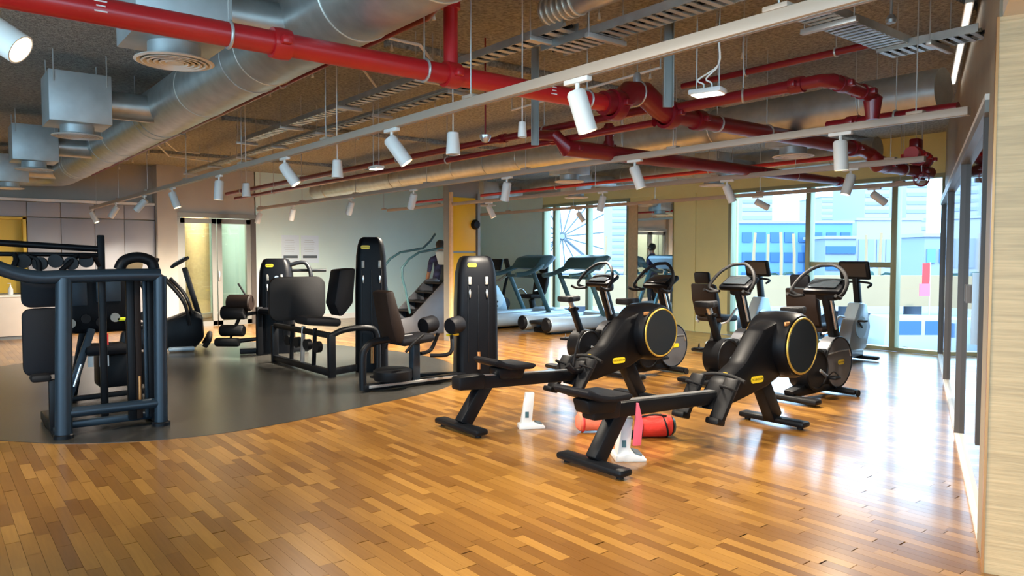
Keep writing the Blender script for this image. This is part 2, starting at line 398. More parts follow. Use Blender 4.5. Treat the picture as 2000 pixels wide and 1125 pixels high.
MB().box((0, 0, .745), (4.72, .46, .03), bev=.004).build('worktop', 'white_paint', ct); MB().box((0, .02, .03), (4.6, .36, .06)).build('plinth', 'frame_grey', ct)
bt = thing('soap_bottle', 'small pale pump bottle standing on the counter in the yellow niche', 'bottle', (1.17, YN - .2, .76))
MB().lathe([(0, 0), (.035, 0), (.04, .02), (.04, .10), (.015, .14), (.012, .17), (0, .17)]).build('body', 'white_card', bt); MB().tube([(0, 0, .165), (0, 0, .2), (-.04, 0, .2)], .007).build('pump', 'white_card', bt)
# glass doors
d1 = struct(MB().box((4.72, YN, 2.25), (1.6, .12, .09)).build('door_1', 'frame_grey', smooth=False))
for x0 in (3.95, 5.45): MB().box((x0, YN, 1.1), (.1, .12, 2.2)).build('jamb', 'frame_grey' if x0 < 5 else 'stile_dark', d1, smooth=False)
for x0, x1 in ((4.0, 4.70), (4.72, 5.40)):
    lf = MB()
    for xx in (x0 + .045, x1 - .045): lf.box((xx, YN, 1.1), (.09, .05, 2.18))
    lf.box(((x0 + x1) / 2, YN, .05), (x1 - x0, .05, .10)).box(((x0 + x1) / 2, YN, 2.14), (x1 - x0, .05, .10))
    l = lf.build('door_leaf', 'frame_grey', d1, smooth=False)
    MB().box(((x0 + x1) / 2, YN, 1.1), (x1 - x0 - .18, .012, 2.0)).build('pane', 'door_glass', l, smooth=False)
MB().box((4.74, YN - .05, 1.02), (.03, .05, .20), bev=.008).build('handle', 'silver', d1)
# room behind the glass doors
wb = struct(MB().box((4.5, YN + 3.2, ZC / 2), (4.0, .1, ZC)).build('wall_corridor_back', 'mint_white', smooth=False))
for xx in (3.2, 6.4): MB().box((xx, YN + 1.8, ZC / 2), (.1, 2.9, ZC)).build('corridor_side', 'beige_wall', wb, smooth=False)
cc = thing('corridor_column', 'warm lit round column seen behind the glass door', 'column', (4.95, YN + 2.3, 0))
MB().lathe([(.28, 0), (.28, 3.0), (.30, 3.05), (.30, ZC)]).build('shaft', 'ply_edge', cc); MB().lathe([(.30, 0), (.32, .02), (.32, .1), (.28, .12)]).build('foot_ring', 'frame_grey', cc)
lp = thing('corridor_lamp', 'round white ceiling lamp behind the glass door', 'lamp', (4.6, YN + 1.3, ZC))
MB().lathe([(0, -.10), (.17, -.10), (.18, -.06), (.18, 0)]).build('housing', 'white_paint', lp); MB().lathe([(0, -.108), (.15, -.106), (.15, -.098)]).build('diffuser', 'lens', lp)
ld = bpy.data.lights.new('corridor_light', 'POINT'); ld.energy = 220; ld.color = (1, .95, .86); ld.shadow_soft_size = .15
lo = bpy.data.objects.new('corridor_light', ld); COL.objects.link(lo); lo.parent = lp; lo.location = (0, 0, -.25)

# --- right wall (skewed) with tinted glass doors and timber pier
def rwp(t, off=0.0):      # t metres from the near corner along the wall, off towards the room
    n = Vector((-rdir.y, rdir.x)); q = rw_n + rdir * t + n * off; return q
RA = math.atan2(rdir.y, rdir.x)
T_END = (XW - rw_n.x) / rdir.x
q = rwp(T_END / 2, -0.12)
wall_r = struct(MB().box((0, 0, 0), (T_END, .2, ZC - 2.22)).build('wall_right', 'bulkhead', smooth=False)); wall_r.location = (q.x, q.y, (ZC + 2.22) / 2); wall_r.rotation_euler = (0, 0, RA)
def rpart(name, m, t0, t1, z0, z1, off0, off1, parent, bev=0.0):
    b = MB().box(((t0 + t1) / 2, (off0 + off1) / 2, (z0 + z1) / 2), (t1 - t0, off1 - off0, z1 - z0), bev=bev)
    o = b.build(name, m, None, smooth=False); o.location = (rw_n.x, rw_n.y, 0); o.rotation_euler = (0, 0, RA)
    if parent:
        o.parent = parent; o.matrix_parent_inverse = parent.matrix_basis.inverted() if parent.type else Matrix()
    return o
door2 = struct(rpart('door_2', 'frame_grey', 0, T_END, 2.16, 2.22, -.08, .03, None))
rpart('threshold', 'white_paint', 0, T_END, 0, .035, -.08, .012, door2)
rpart('backing', 'stile_dark', 0, T_END, 0, 2.2, -.24, -.22, door2)
prev = 0.02
for i, t in enumerate((.16, 2.42, 5.3, T_END - .05)):
    if t - prev > .3:
        rpart('glass_leaf', 'tinted_glass', prev, t, .035, 2.16, -.03, -.015, door2)
    rpart('stile', 'stile_dark', t, t + .05, .035 if i else .45, 2.18, -.03, .02, door2); prev = t + .05
for t in (1.55, 1.75): rpart('lock_plate', 'stile_dark', t, t + .05, 1.12 if t < 1.6 else 1.12, 1.24, -.02, .006, door2)
rpart('pull_handle', 'silver', .45, .48, .95, 1.35, -.01, .035, door2)
rpart('bulkhead_bead', 'white_paint', 0, T_END, 2.22, 2.25, -.02, .03, door2)
pier = struct(rpart('wall_right_pier', 'bulkhead', -.42, -.02, 0, ZC, -.2, .012, None))
rpart('timber_face', 'pale_wood', -.445, -.425, 0, 2.5, -2.2, .012, pier)
rpart('corner_bead', 'copper', -.45, -.41, 0, 2.5, .012, .022, pier)
sof = struct(rpart('trim_2', 'soffit', -.9, -.43, 2.5, ZC, -2.2, -.0, None))
led = thing('cove_light', 'slim white linear light at the top of the timber bulkhead', 'light', (rw_n.x, rw_n.y, 0), RA)
MB().box((2.6, .045, ZC - .10), (2.6, .05, .03)).build('profile', 'white_paint', led, smooth=False); MB().box((2.6, .045, ZC - .118), (2.56, .03, .006)).build('strip', 'led', led, smooth=False)
MB().box((2.6, .045, ZC - .04), (.05, .03, .09)).build('bracket', 'steel', led, smooth=False)
# unseen walls behind camera and west; openings and infill shaped to set sky light
wall_s = struct(MB().box((-.2, YS, 3.1), (9.6, .2, .2)).build('wall_south', 'beige_wall', smooth=False))
MB().box((-.2, YS, .5), (9.6, .2, 1.0)).build('sill_wall', 'beige_wall', wall_s, smooth=False)
for xx in (-4.9, -2.5, 0, 2.4, 4.6): MB().box((xx, YS, 1.55), (.12, .16, 2.9)).build('mullion', 'alu_green', wall_s, smooth=False)
wall_w = struct(MB().box((XL, (YN + YS) / 2, 3.1), (.2, YN - YS, .2)).build('wall_west', 'mint_white', smooth=False))
MB().box((XL, (YN + YS) / 2, .05), (.2, YN - YS, .1)).build('sill_wall', 'mint_white', wall_w, smooth=False)
MB().box((XL, (5.5 + YN) / 2, 1.55), (.2, YN - 5.5, 2.9)).build('infill', 'mint_white', wall_w, smooth=False)
for k in range(5): MB().box((XL, YS + .3 + 2.5 * k, 1.55), (.16, .12, 2.9)).build('mullion', 'alu_green', wall_w, smooth=False)
wall_b = struct(MB().box((4.75, -2.9, ZC / 2), (.2, 4.0, ZC)).build('wall_behind', 'beige_wall', smooth=False))
# --- yellow column
colu = struct(MB().box((7.21, 10.42, ZC / 2), (.62, .16, ZC)).build('wall_column', 'frame_grey', smooth=False))
MB().box((7.20, 10.33, 1.97), (.47, .03, .90), bev=.004).build('upper_panel', 'yellow', colu)
MB().box((7.20, 10.325, .78), (.47, .03, 1.40), bev=.004).build('lower_door', 'yellow', colu)
for xx in (6.93, 7.49): MB().box((xx, 10.32, 1.25), (.05, .06, 2.5)).build('edge_board', 'ply_edge' if xx < 7 else 'frame_grey', colu, smooth=False)
MB().ring((7.10, 10.305, 1.22), (0, 1, 0), .025, .005, 14, 6).build('pull_ring', 'silver', colu)
MB().lathe([(0, -.06), (.06, -.06), (.085, -.02), (.085, .01), (0, .01)], (7.42, 10.305, 1.97), (0, 1, 0)).build('speaker', 'black_plastic', colu)
# posters
for i, (x0, x1) in enumerate(((550, 584), (588, 622))):
    a = PY(x0, 460, YN - .012); b = PY(x1, 460, YN - .012); zt, zb = 1.88, 1.27
    t = thing('wall_poster', 'pale blue poster with dark band, ' + ('next to the glass doors' if i == 0 else 'the one farther from the glass doors'), 'poster', ((a.x + b.x) / 2, YN - .008, zb), 0, 'posters on the white wall')
    MB().box((0, 0, (zt - zb) / 2), (b.x - a.x, .012, zt - zb)).build('sheet', 'paper', t, smooth=False)
    MB().box((0, -.007, .14), ((b.x - a.x) * .82, .004, .06)).build('band', 'print_grey', t, smooth=False)
    for k in range(7): MB().box((-.02, -.007, .26 + k * .04), ((b.x - a.x) * (.5 + .06 * (k % 3)), .002, .005)).build('print_line', 'frame_grey', t, smooth=False)

# ================================================================== CEILING SERVICES
def hanger(parent, x, y, z, r=.004, m='steel', name='hanger_rod'):
    return MB().cyl((x, y, z), (x, y, ZC + .005), r, n=6).build(name, m, parent)
# round ducts
def duct(label, X, z, r, y0, y1, seams, bend=None):
    t = thing('air_duct', label, 'duct', (X, y0, z))
    MB().tube([(0, 0, 0), (0, y1 - y0, 0)], r, 40).build('shell', 'galv', t)
    for s in seams: MB().ring((0, s - y0, 0), (0, 1, 0), r, .006, 40, 6).build('seam', 'duct_seam', t)
    for s in [y0 + .6 + 2.6 * i for i in range(int((y1 - y0 - .6) / 2.6) + 1)]:
        for sx in (-1, 1): MB().cyl((sx * (r + .006), s - y0, 0), (sx * (r + .006), s - y0, ZC - z + .005), .004, n=6).build('hanger_rod', 'steel', t)
        MB().ring((0, s - y0, 0), (0, 1, 0), r + .003, .004, 32, 6).build('strap', 'steel', t)
    if bend:
        MB().tube(bend, r, 32, smooth=6).build('elbow', 'galv', t)
    return t
D1X, D1Z, D1R = 1.91, 2.87, .24
duct('large silver round duct with beaded seams along the row of square plenum boxes', D1X, D1Z, D1R, -3.0, 14.4, [2.35, 2.95, 3.75, 5.1, 6.6, 8.2, 9.8, 11.4, 13.0], [(0, 17.4, 0), (-.05, 17.75, 0), (-.35, 18.0, 0), (-.8, 18.05, 0)])
duct('slimmer silver round duct running past the yellow column', 6.2, 2.72, .175, 2.42, 14.0, [3.0, 4.5, 6.0, 7.5, 9.0, 10.5, 12.0, 13.4])
duct('silver round duct nearest the windows', 9.78, 2.83, .16, 4.6, 14.2, [6, 7.5, 9, 10.5, 12, 13.4])
def plenum(X, Y, z0, z1, w, label, dx, dz, br):
    t = thing('plenum_box', label, 'air vent', (X, Y, z0), 0, 'diffuser boxes')
    MB().box((0, 0, (z1 - z0) / 2), (w, w, z1 - z0), bev=.006).build('box', 'galv_box', t)
    MB().lathe([(.135, 0.005), (.135, -.085), (.128, -.085)], n=28).build('neck', 'galv_box', t)
    d = MB().lathe([(.135, -.07), (.20, -.085), (.205, -.092), (.19, -.098), (.172, -.092)], n=32).build('diffuser', 'white_paint', t)
    for k, r0 in enumerate((.155, .125, .095, .065)):
        MB().lathe([(r0, -.088), (r0 + .014, -.100), (r0 + .004, -.102), (r0 - .012, -.088)], n=28).build('vane', 'white_paint', d)
    MB().lathe([(0, -.098), (.045, -.100), (.048, -.09), (0, -.085)], n=20).build('centre_cone', 'white_paint', d)
    MB().cyl((dx * w / 2, 0, dz), (dx * br, 0, dz), .125, n=24).build('branch_duct', 'galv', t)
    for sx in (-1, 1):
        for sy in (-1, 1): MB().cyl((sx * w * .42, sy * (w / 2 + .005), z1 - z0 - .1), (sx * w * .42, sy * (w / 2 + .005), ZC - z0 + .005), .005, n=6).build('hanger_rod', 'steel', t)
    return t
for Y, s in ((4.36, 'square galvanised vent box nearest the thick red main pipe'), (7.62, 'square galvanised vent box, second along the thick duct from the red main'), (10.9, 'square galvanised vent box, third along the thick duct from the red main'), (14.2, 'square galvanised vent box beside the grey locker wall')):
    plenum(1.11, Y, 2.60, 3.03, .48, s, 1, .22, .72)
for Y, s in ((7.5, 'small vent box hung beside the slim duct near the yellow column'), (4.15, 'small vent box hung beside the slim duct near the timber bulkhead')):
    plenum(7.0, Y, 2.55, 2.9, .40, s, -1, .17, .70)
for Y, s in ((6.4, 'small vent box before the wide window'), (9.2, 'small vent box before the tall mirror pier'), (11.8, 'small vent box before the far window')):
    plenum(8.75, Y, 2.52, 2.88, .38, s, 1, .2, .86)

# tracks and spotlights
def track(X, y0, y1, z, label):
    t = thing('light_track', label, 'light track', (X, y0, z), 0, 'lighting tracks')
    L = y1 - y0
    MB().box((0, L / 2, 0), (.05, L, .05), bev=.004).build('rail', 'rail_beige', t)
    MB().box((0, L / 2, -.0255), (.012, L - .04, .003)).build('slot', 'frame_grey', t, smooth=False)
    for k in range(int(L / 1.9) + 1):
        MB().cyl((0, .3 + k * 1.9, .02), (0, .3 + k * 1.9, ZC - z + .005), .004, n=6).build('hanger_wire', 'steel', t)
        MB().box((0, .3 + k * 1.9, .032), (.06, .1, .02), bev=.004).build('clip', 'rail_beige', t)
TZ = 2.3
track(0.15, -.5, 8.0, TZ, 'white lighting track beside the square vent boxes')
track(2.42, -2.6, 15.35, TZ, 'long white lighting track crossing below the thick red main pipe')
track(4.85, 1.75, 13.6, TZ, 'white lighting track between the rowing machines and the slim duct')
track(6.95, 2.85, 12.5, TZ, 'white lighting track above the upright bikes')
track(9.2, 3.75, 13.0, TZ, 'white lighting track nearest the windows')
def spot(X, Y, tilt, az, label, power=0, L=.2, r=.046):
    t = thing('track_spotlight', label, 'spotlight', (X, Y, TZ - .025), 0, 'track spotlights')
    MB().box((0, 0, -.010), (.034, .16, .024), bev=.004).build('adapter', 'white_paint', t)
    MB().cyl((0, 0, -.02), (0, 0, -.075), .011, n=10).build('stem', 'white_paint', t)
    d = Vector((sin(tilt) * cos(az), sin(tilt) * sin(az), -cos(tilt))); o = Vector((0, 0, -.085))
    b = MB().lathe([(0, -.03), (r * .8, -.03), (r, -.015), (r, L - .03), (r * .9, L - .03), (r * .86, L - .045)], o, d, 24).build('body', 'white_paint', t)
    MB().lathe([(0, L - .042), (r * .86, L - .042)], o, d, 20).build('lens', 'lens', t)
    if power:
        l = bpy.data.lights.new('spot_lamp', 'SPOT'); l.energy = power; l.spot_size = radians(135); l.spot_blend = .9; l.color = (1, .88, .72); l.shadow_soft_size = .04
        lo = bpy.data.objects.new('spot_lamp', l); COL.objects.link(lo); lo.parent = t; lo.location = o + d * (L - .02)
        lo.rotation_euler = d.to_track_quat('-Z', 'Y').to_euler()
    return t
def track_at(px, py, X):     # Y where the pixel column meets a track at X
    return PX(px, py, X).y
CR = -YAW        # image-right direction
# (px of adapter, track X, tilt, image side +1 right / -1 left / azimuth, power, text)
specs = [
 ((1128, 150), 2.42, .30, 1, 150, 'white cylinder spotlight on the long track in front of the thick red main'),
 ((765, 255), 2.42, .62, 1, 150, 'white cylinder spotlight tilted right, second on the long track past the red main'),
 ((556, 316), 2.42, .60, 1, 150, 'white cylinder spotlight tilted right, third on the long track past the red main'),
 ((428, 350), 2.42, .08, -1, 150, 'white cylinder spotlight hanging straight, fourth on the long track past the red main'),
 ((337, 377), 2.42, .35, 1, 0, 'white cylinder spotlight, fifth on the long track past the red main'),
 ((282, 392), 2.42, .75, -1, 110, 'white lit spotlight tilted left in front of the grey lockers'),
 ((227, 403), 2.42, .6, -1, 110, 'white lit spotlight in front of the lockers, middle of the end three'),
 ((180, 412), 2.42, .5, 1, 110, 'white lit spotlight tilted right at the locker end of the long track'),
 ((1642, 250), 4.85, .06, 1, 150, 'beige lit spotlight under the red pipe elbow by the bulkhead'),
 ((1240, 309), 4.85, .35, 1, 150, 'spotlight hanging on the track below the vertical red pipe link'),
 ((990, 343), 4.85, .25, 2, 380, 'spotlight hanging right of the yellow column'),
 ((808, 368), 4.85, .5, 2, 430, 'spotlight hanging left of the yellow column'),
 ((686, 385), 4.85, .55, 2, 950, 'bright lit spotlight above the tall weight tower'),
 ((572, 400), 4.85, .5, 2, 400, 'spotlight tilted towards the wall above the posters'),
 ((507, 409), 4.85, .3, -1, 480, 'lit spotlight near the glass door frame'),
 ((1662, 322), 6.95, .3, -1, 150, 'grey spotlight against the wide window by its mullion'),
 ((1420, 349), 6.95, .4, 1, 380, 'grey spotlight in front of the cream pier edge'),
 ((1177, 375), 6.95, .3, 2, 600, 'grey spotlight in front of the far window'),
 ((955, 397), 6.95, .45, 1, 380, 'lit spotlight left end of the bike track near the yellow column'),
 ((1708, 360), 9.2, .95, 1, 0, 'grey spotlight tilted sideways against the right window panes'),
 ((1480, 381), 9.2, 1.1, 1, 0, 'grey spotlight tilted sideways against the left pane of the wide window'),
 ((1130, 409), 9.2, .6, 1, 0, 'small grey spotlight against the far window mullion'),
]
for (p, X, tl, sd, pw, lb) in specs:
    az = pi / 2 if sd == 2 else CR if sd > 0 else CR + pi
    spot(X, track_at(p[0], p[1], X), tl, az, lb, pw)
spot(.15, 2.90, .98, CR + .1, 'lit white spotlight on the track beside the vent boxes', 120, .19, .05)
for yy, lb in ((-.7, 'first'), (-2.2, 'second')): spot(2.42, yy, .25, CR + pi, 'added unseen spotlight on the long track behind the viewpoint, %s one past the doorway pier' % lb, 170)  # unseen lamps added to bring more light into the room
spot(.15, 5.6, .3, 0, 'white spotlight on the vent box track, pointing straight down', 150)

# red sprinkler pipes
def pipe(name, label, pts, r, m='red', couplings=(), hangers=(), prints=()):
    t = thing(name, label, 'pipe')
    MB().tube(pts, r, 20).build('tube', m, t)
    for i, (c, ax) in enumerate(couplings):
        c = Vector(c); a = Vector(ax)
        cp = MB().lathe([(r, -.045), (r * 1.28, -.045), (r * 1.34, 0), (r * 1.28, .045), (r, .045)], c, a, 20).build('coupling', m, t)
        s = a.cross(Vector((0, 0, 1))) if abs(a.z) < .9 else Vector((1, 0, 0))
        for sg in (-1, 1): MB().box(c + s * sg * r * 1.45, (.05, .05, .04), bev=.008).build('bolt_lug', m, cp)
    for c in hangers:
        c = Vector(c); h = MB().cyl(c + Vector((0, 0, r)), (c.x, c.y, ZC + .005), .004, n=6).build('hanger_rod', 'steel', t)
        ax = (Vector(pts[-1]) - Vector(pts[0])); ax.z = 0
        MB().ring(c, ax, r + .004, .008, 24, 6).build('clamp', 'steel', t)
    return t
MY, MZ, MR = 3.63, 2.5, .058
mp = pipe('sprinkler_main', 'thick bright red main pipe crossing under the big silver duct', [(-4.6, MY, MZ), (3.72, MY, MZ)], MR, 'red',
     [((1.42, MY, MZ), (1, 0, 0)), ((2.44, MY, MZ), (1, 0, 0)), ((-1.2, MY, MZ), (1, 0, 0))], [(1.17, MY, MZ), (2.26, MY, MZ), (3.55, MY, MZ), (-.6, MY, MZ)])
for xx in (.62, 3.2):
    for k in range(3):
        d = MB().box((xx, MY - .049 + (.02 if k == 1 else .0) * 0, MZ + (.028 - k * .022)), (.05 if k != 1 else .035, .004, .006), rot=(0, 0, 0)).build('stencil_mark', 'pipe_print', mp, smooth=False)
        d.location.y = -sqrt(max(0, 1 - ((.028 - k * .022) / MR) ** 2)) * MR + .049
MB().tube([(2.44, MY, MZ), (2.44, MY, 3.02)], .042, 18).build('riser', 'red', mp)
MB().lathe([(.042, -.05), (.058, -.05), (.058, .05), (.042, .05)], (2.44, MY, 2.93), (0, 0, 1), 18).build('riser_collar', 'red', mp)
pipe('sprinkler_branch', 'thin red branch pipe following the edge of the big silver duct', [(2.44, MY, 3.0), (2.44, MY + .25, 2.9), (2.36, MY + .6, 2.86), (2.36, 14.8, 2.86)], .026, 'red_shaded', [], [(2.36, 6, 2.86), (2.36, 9, 2.86), (2.36, 12, 2.86)])
pipe('sprinkler_branch', 'thin red branch pipe behind the riser towards the viewer', [(2.44, MY - .04, 3.0), (2.53, MY - .15, 3.0), (2.53, 1.6, 3.0)], .026, 'red', [], [(2.53, 2.4, 3.0)])
sv = pipe('sprinkler_valve', 'shade-darkened red humped pipe fitting joining the red main by the grey strut', [(3.70, MY, MZ), (3.86, MY, MZ + .02), (3.96, MY, MZ + .10), (4.12, MY, MZ + .12), (4.28, MY, MZ + .04), (4.42, MY, MZ)], .082, 'red_shaded', [((3.82, MY, MZ), (1, 0, 0)), ((4.40, MY, MZ), (1, 0, 0))], [(4.05, MY, MZ + .11)])
MB().lathe([(0, 0), (.03, 0), (.03, .05), (.015, .07), (0, .07)], (4.05, MY, MZ + .19), (0, 0, 1), 12).build('bleed_cap', 'steel', sv)
pipe('sprinkler_main', 'shade-darkened red main pipe continuing past the strut towards the windows', [(4.42, MY, MZ), (7.4, MY, MZ)], .062, 'red_shaded', [((4.75, MY, MZ), (1, 0, 0)), ((7.2, MY, MZ), (1, 0, 0))], [(5.0, MY, MZ), (5.7, MY, MZ)])
pipe('sprinkler_main', 'shade-darkened red pipe with elbow turning to the bulkhead valve', [(7.38, MY, MZ), (7.55, MY, MZ - .02), (7.62, MY - .05, MZ - .12), (8.2, MY - .05, MZ - .14), (8.75, MY - .1, MZ - .14)], .06, 'red_shaded', [((7.8, MY - .05, MZ - .13), (1, 0, 0)), ((8.5, MY - .08, MZ - .14), (1, 0, 0))], [(8.2, MY - .05, MZ - .14)])
cv = pipe('control_valve', 'red flanged control valve beside the timber bulkhead', [(8.0, 3.42, 2.50), (8.85, 3.62, 2.50)], .07, 'red', [((8.2, 3.47, 2.5), (1, .2, 0)), ((8.45, 3.53, 2.5), (1, .2, 0)), ((8.7, 3.58, 2.5), (1, .2, 0))], [(8.3, 3.5, 2.5)])
MB().box((8.25, 3.48, 2.62), (.12, .1, .12), bev=.02).build('gear_box', 'red_shaded', cv)
hw = thing('valve_wheel', 'purple hand wheel valve hanging before the window', 'valve', (8.45, 3.50, 2.27))
MB().ring((0, 0, 0), (.8, .6, 0), .075, .009, 24, 8).build('wheel_rim', 'red_shaded', hw); MB().cyl((-.3, -.12, .01), (.4, .2, .01), .016, n=10).build('stem_pipe', 'red_shaded', hw)
MB().tube([(0, 0, .07), (0, 0, .2), (0, 0, ZC - 2.265)], .008, 8).build('hanger_rod', 'steel', hw); MB().box((0, 0, 0), (.14, .02, .02)).build('spoke', 'red_shaded', hw)
pipe('sprinkler_branch', 'red pipe pair, upper one along the slim duct', [(4.36, 3.63, 2.56), (4.36, 13.8, 2.56)], .034, 'red_shaded', [((4.36, 5.6, 2.56), (0, 1, 0)), ((4.36, 9.2, 2.56), (0, 1, 0))], [(4.36, 5, 2.56), (4.36, 7.6, 2.56), (4.36, 10.4, 2.56), (4.36, 13, 2.56)])
pipe('sprinkler_branch', 'red pipe pair, lower one along the slim duct', [(4.32, 3.7, 2.44), (4.32, 13.2, 2.44)], .028, 'red_shaded', [((4.32, 4.8, 2.44), (0, 1, 0))], [(4.32, 6.5, 2.44), (4.32, 11.4, 2.44)])
pipe('sprinkler_branch', 'red cross pipe sloping below the slim duct towards the window', [(4.25, 4.95, 2.5), (4.22, 4.68, 2.46), (4.28, 4.65, 2.36), (9.0, 4.65, 2.36)], .044, 'red_shaded', [((4.4, 4.65, 2.36), (1, 0, 0)), ((7.2, 4.65, 2.36), (1, 0, 0)), ((8.9, 4.65, 2.36), (1, 0, 0))], [(5.0, 4.65, 2.36), (5.75, 4.65, 2.36), (7.9, 4.65, 2.36)])
pipe('sprinkler_link', 'short vertical red pipe link between the crossing red pipes', [(4.82, 4.65, 2.36), (4.82, 4.65, 2.62)], .036, 'red_shaded', [((4.82, 4.65, 2.42), (0, 0, 1)), ((4.82, 4.65, 2.56), (0, 0, 1))])
pipe('sprinkler_branch', 'red pipe with elbows by the cable tray near the bulkhead', [(4.42, 3.6, 2.54), (4.42, 2.44, 2.54), (4.48, 2.40, 2.54), (4.98, 2.40, 2.52), (5.02, 2.40, 2.50), (5.02, 2.40, 2.36)], .04, 'red_shaded', [((4.42, 2.6, 2.54), (0, 1, 0)), ((4.6, 2.4, 2.535), (1, 0, 0)), ((4.9, 2.4, 2.525), (1, 0, 0))], [(4.42, 3.0, 2.54)])
pipe('sprinkler_branch', 'thin red pipe high under the slab near the hanging emergency light', [(4.9, 3.9, 2.83), (4.9, 2.3, 2.83)], .024, 'red_shaded', [], [(4.9, 3.3, 2.83), (4.9, 2.6, 2.83)])
pipe('sprinkler_branch', 'red pipe running into the timber bulkhead', [(5.36, 2.9, 2.42), (5.36, 2.0, 2.42)], .038, 'red_shaded', [((5.36, 2.7, 2.42), (0, 1, 0))], [(5.36, 2.4, 2.42)])
pipe('sprinkler_branch', 'thin red pipe near the windows behind the bike track', [(8.1, 4.2, 2.55), (8.1, 13.5, 2.55)], .026, 'red', [], [(8.1, 6, 2.55), (8.1, 9, 2.55), (8.1, 12, 2.55)])

# cable trays
def tray(label, X, z, y0, y1, w=.2, m='galv', pitch=.09, cables=2, xdir=False):
    t = thing('cable_tray', label, 'cable tray', (X, y0, z), -pi / 2 if xdir else 0)
    L = y1 - y0
    for sx in (-1, 1): MB().box((sx * w / 2, L / 2, .025), (.006, L, .05)).build('side_rail', m, t, smooth=False)
    n = int(L / pitch)
    for k in range(n): MB().box((0, (k + .5) * pitch, 0), (w, pitch * .5, .006)).build('rung', m, t, smooth=False)
    for k in range(cables): MB().cyl((-.05 + .06 * k, 0, .02), (-.05 + .06 * k, L, .02), .012, n=8).build('cable', 'black_plastic' if k % 2 else 'strut', t)
    for yy in [.25 + 1.4 * i for i in range(int((L - .25) / 1.4) + 1)]:
        MB().box((0, yy, -.02), (w + .14, .035, .03), bev=.003).build('support_channel', 'steel', t)
        for sx in (-1, 1): MB().cyl((sx * (w / 2 + .05), yy, -.02), (sx * (w / 2 + .05), yy, ZC - z + .005), .004, n=6).build('hanger_rod', 'steel', t)
tray('long narrow cable tray under the slab between the big duct and the track', 3.18, 2.85, 3.4, 9.3, .13, pitch=.1)
tray('perforated cable tray crossing above the long white track', 3.34, 2.80, 1.6, 3.75, .20, pitch=.07)
tray('bright perforated cable tray near the bulkhead, beside the hanging rods', 3.9, 2.8, 2.25, 3.35 , .2, xdir=True, pitch=.06)
tray('short bright cable tray meeting the timber bulkhead', 5.05, 2.78, 1.75, 2.35, .2, pitch=.06)
tray('cable tray high over the long white track behind the riser', 2.95, 2.95, .8, 1.9, .2, pitch=.07)
tray('cable tray beside the slim duct towards the glass doors', 3.75, 2.9, 5.2, 14.0, .10, pitch=.14)
def conduit(label, pts, r=.011, m='white_paint'):
    t = thing('conduit', label, 'conduit'); MB().tube(pts, r, 8).build('tube', m, t)
    a, b = Vector(pts[0]), Vector(pts[-1])
    for q in (a, b): MB().cyl(q, (q.x, q.y, ZC - .001), .006, n=6).build('drop', 'steel', t)
for lb, pp, z in (('white bent conduit pipe next to the red riser', [(740, 70), (820, 88), (845, 120)], 2.98), ('white bent conduit under the red main pipe', [(705, 130), (735, 170), (700, 200)], 3.05),
                  ('grey bent conduit beside the big duct far end', [(305, 280), (330, 305), (450, 320)], 3.0), ('grey bent conduit, second beside the big duct far end', [(322, 275), (345, 295), (390, 300)], 3.05), ('thin conduit above the hanging emergency light', [(1000, 215), (1140, 175), (1290, 132)], 2.9)):
    conduit(lb, [P(a, b, z) for a, b in pp])
fd = thing('flexible_duct', 'ribbed flexible duct stub under the slab near the perforated tray', 'duct', (3.12, 3.0, 2.98))
MB().cyl((0, .55, 0), (0, -.8, 0), .085, n=20).build('shell', 'galv', fd)
for k in range(6): MB().ring((0, .52 - k * .05, 0), (0, 1, 0), .086, .010, 20, 6).build('rib', 'duct_seam', fd)
for yy in (.3, -.5): MB().cyl((0, yy, .05), (0, yy, ZC - 2.975), .005, n=6).build('hanger_rod', 'steel', fd)
# struts, speakers, lights, sprinklers
for p, z0, lb in (((1305, 207), 2.44, 'grey steel strut hanging between the track and the humped red fitting'), ((1045, 282), 2.38, 'grey steel strut hanging above the red pipe pair')):
    q = P(p[0], p[1], z0); t = thing('ceiling_strut', lb, 'strut', (q.x, q.y, z0), -YAW, 'steel struts')
    b = MB().box((0, .02, (ZC - z0) / 2), (.065, .006, ZC - z0 + .01))
    for sx in (-1, 1): b.box((sx * .030, 0, (ZC - z0) / 2), (.006, .04, ZC - z0 + .01))
    b.build('channel', 'strut', t, smooth=False); MB().box((0, 0, ZC - z0 - .01), (.12, .1, .02)).build('top_plate', 'strut', t, smooth=False)
for p, z0, s, lb in (((885, 302), 2.10, 1, 'white cone pendant speaker nearest the long track middle'), ((659, 347), 2.08, 1, 'white cone pendant speaker over the tall weight tower'), ((481, 384), 2.08, 1, 'white cone pendant speaker near the glass doors'), ((1020, 268), 2.2, .62, 'small white cylinder pendant beside the grey strut')):
    q = P(p[0], p[1], z0); t = thing('pendant_speaker', lb, 'speaker', (q.x, q.y, z0), 0, 'pendant speakers')
    MB().lathe([(0, .008), (.040 * s, .008), (.046 * s, 0), (.047 * s, .01), (.036 * s, .12 * s + .02), (.030 * s, .125 * s + .02), (0, .13 * s + .02)], n=24).build('shell', 'white_paint', t)
    MB().lathe([(0, .004), (.04 * s, .004)], n=20).build('grille', 'frame_grey', t)
    MB().cyl((0, 0, .11 * s), (0, 0, ZC - z0 + .005), .004, n=6).build('cable', 'white_paint', t)
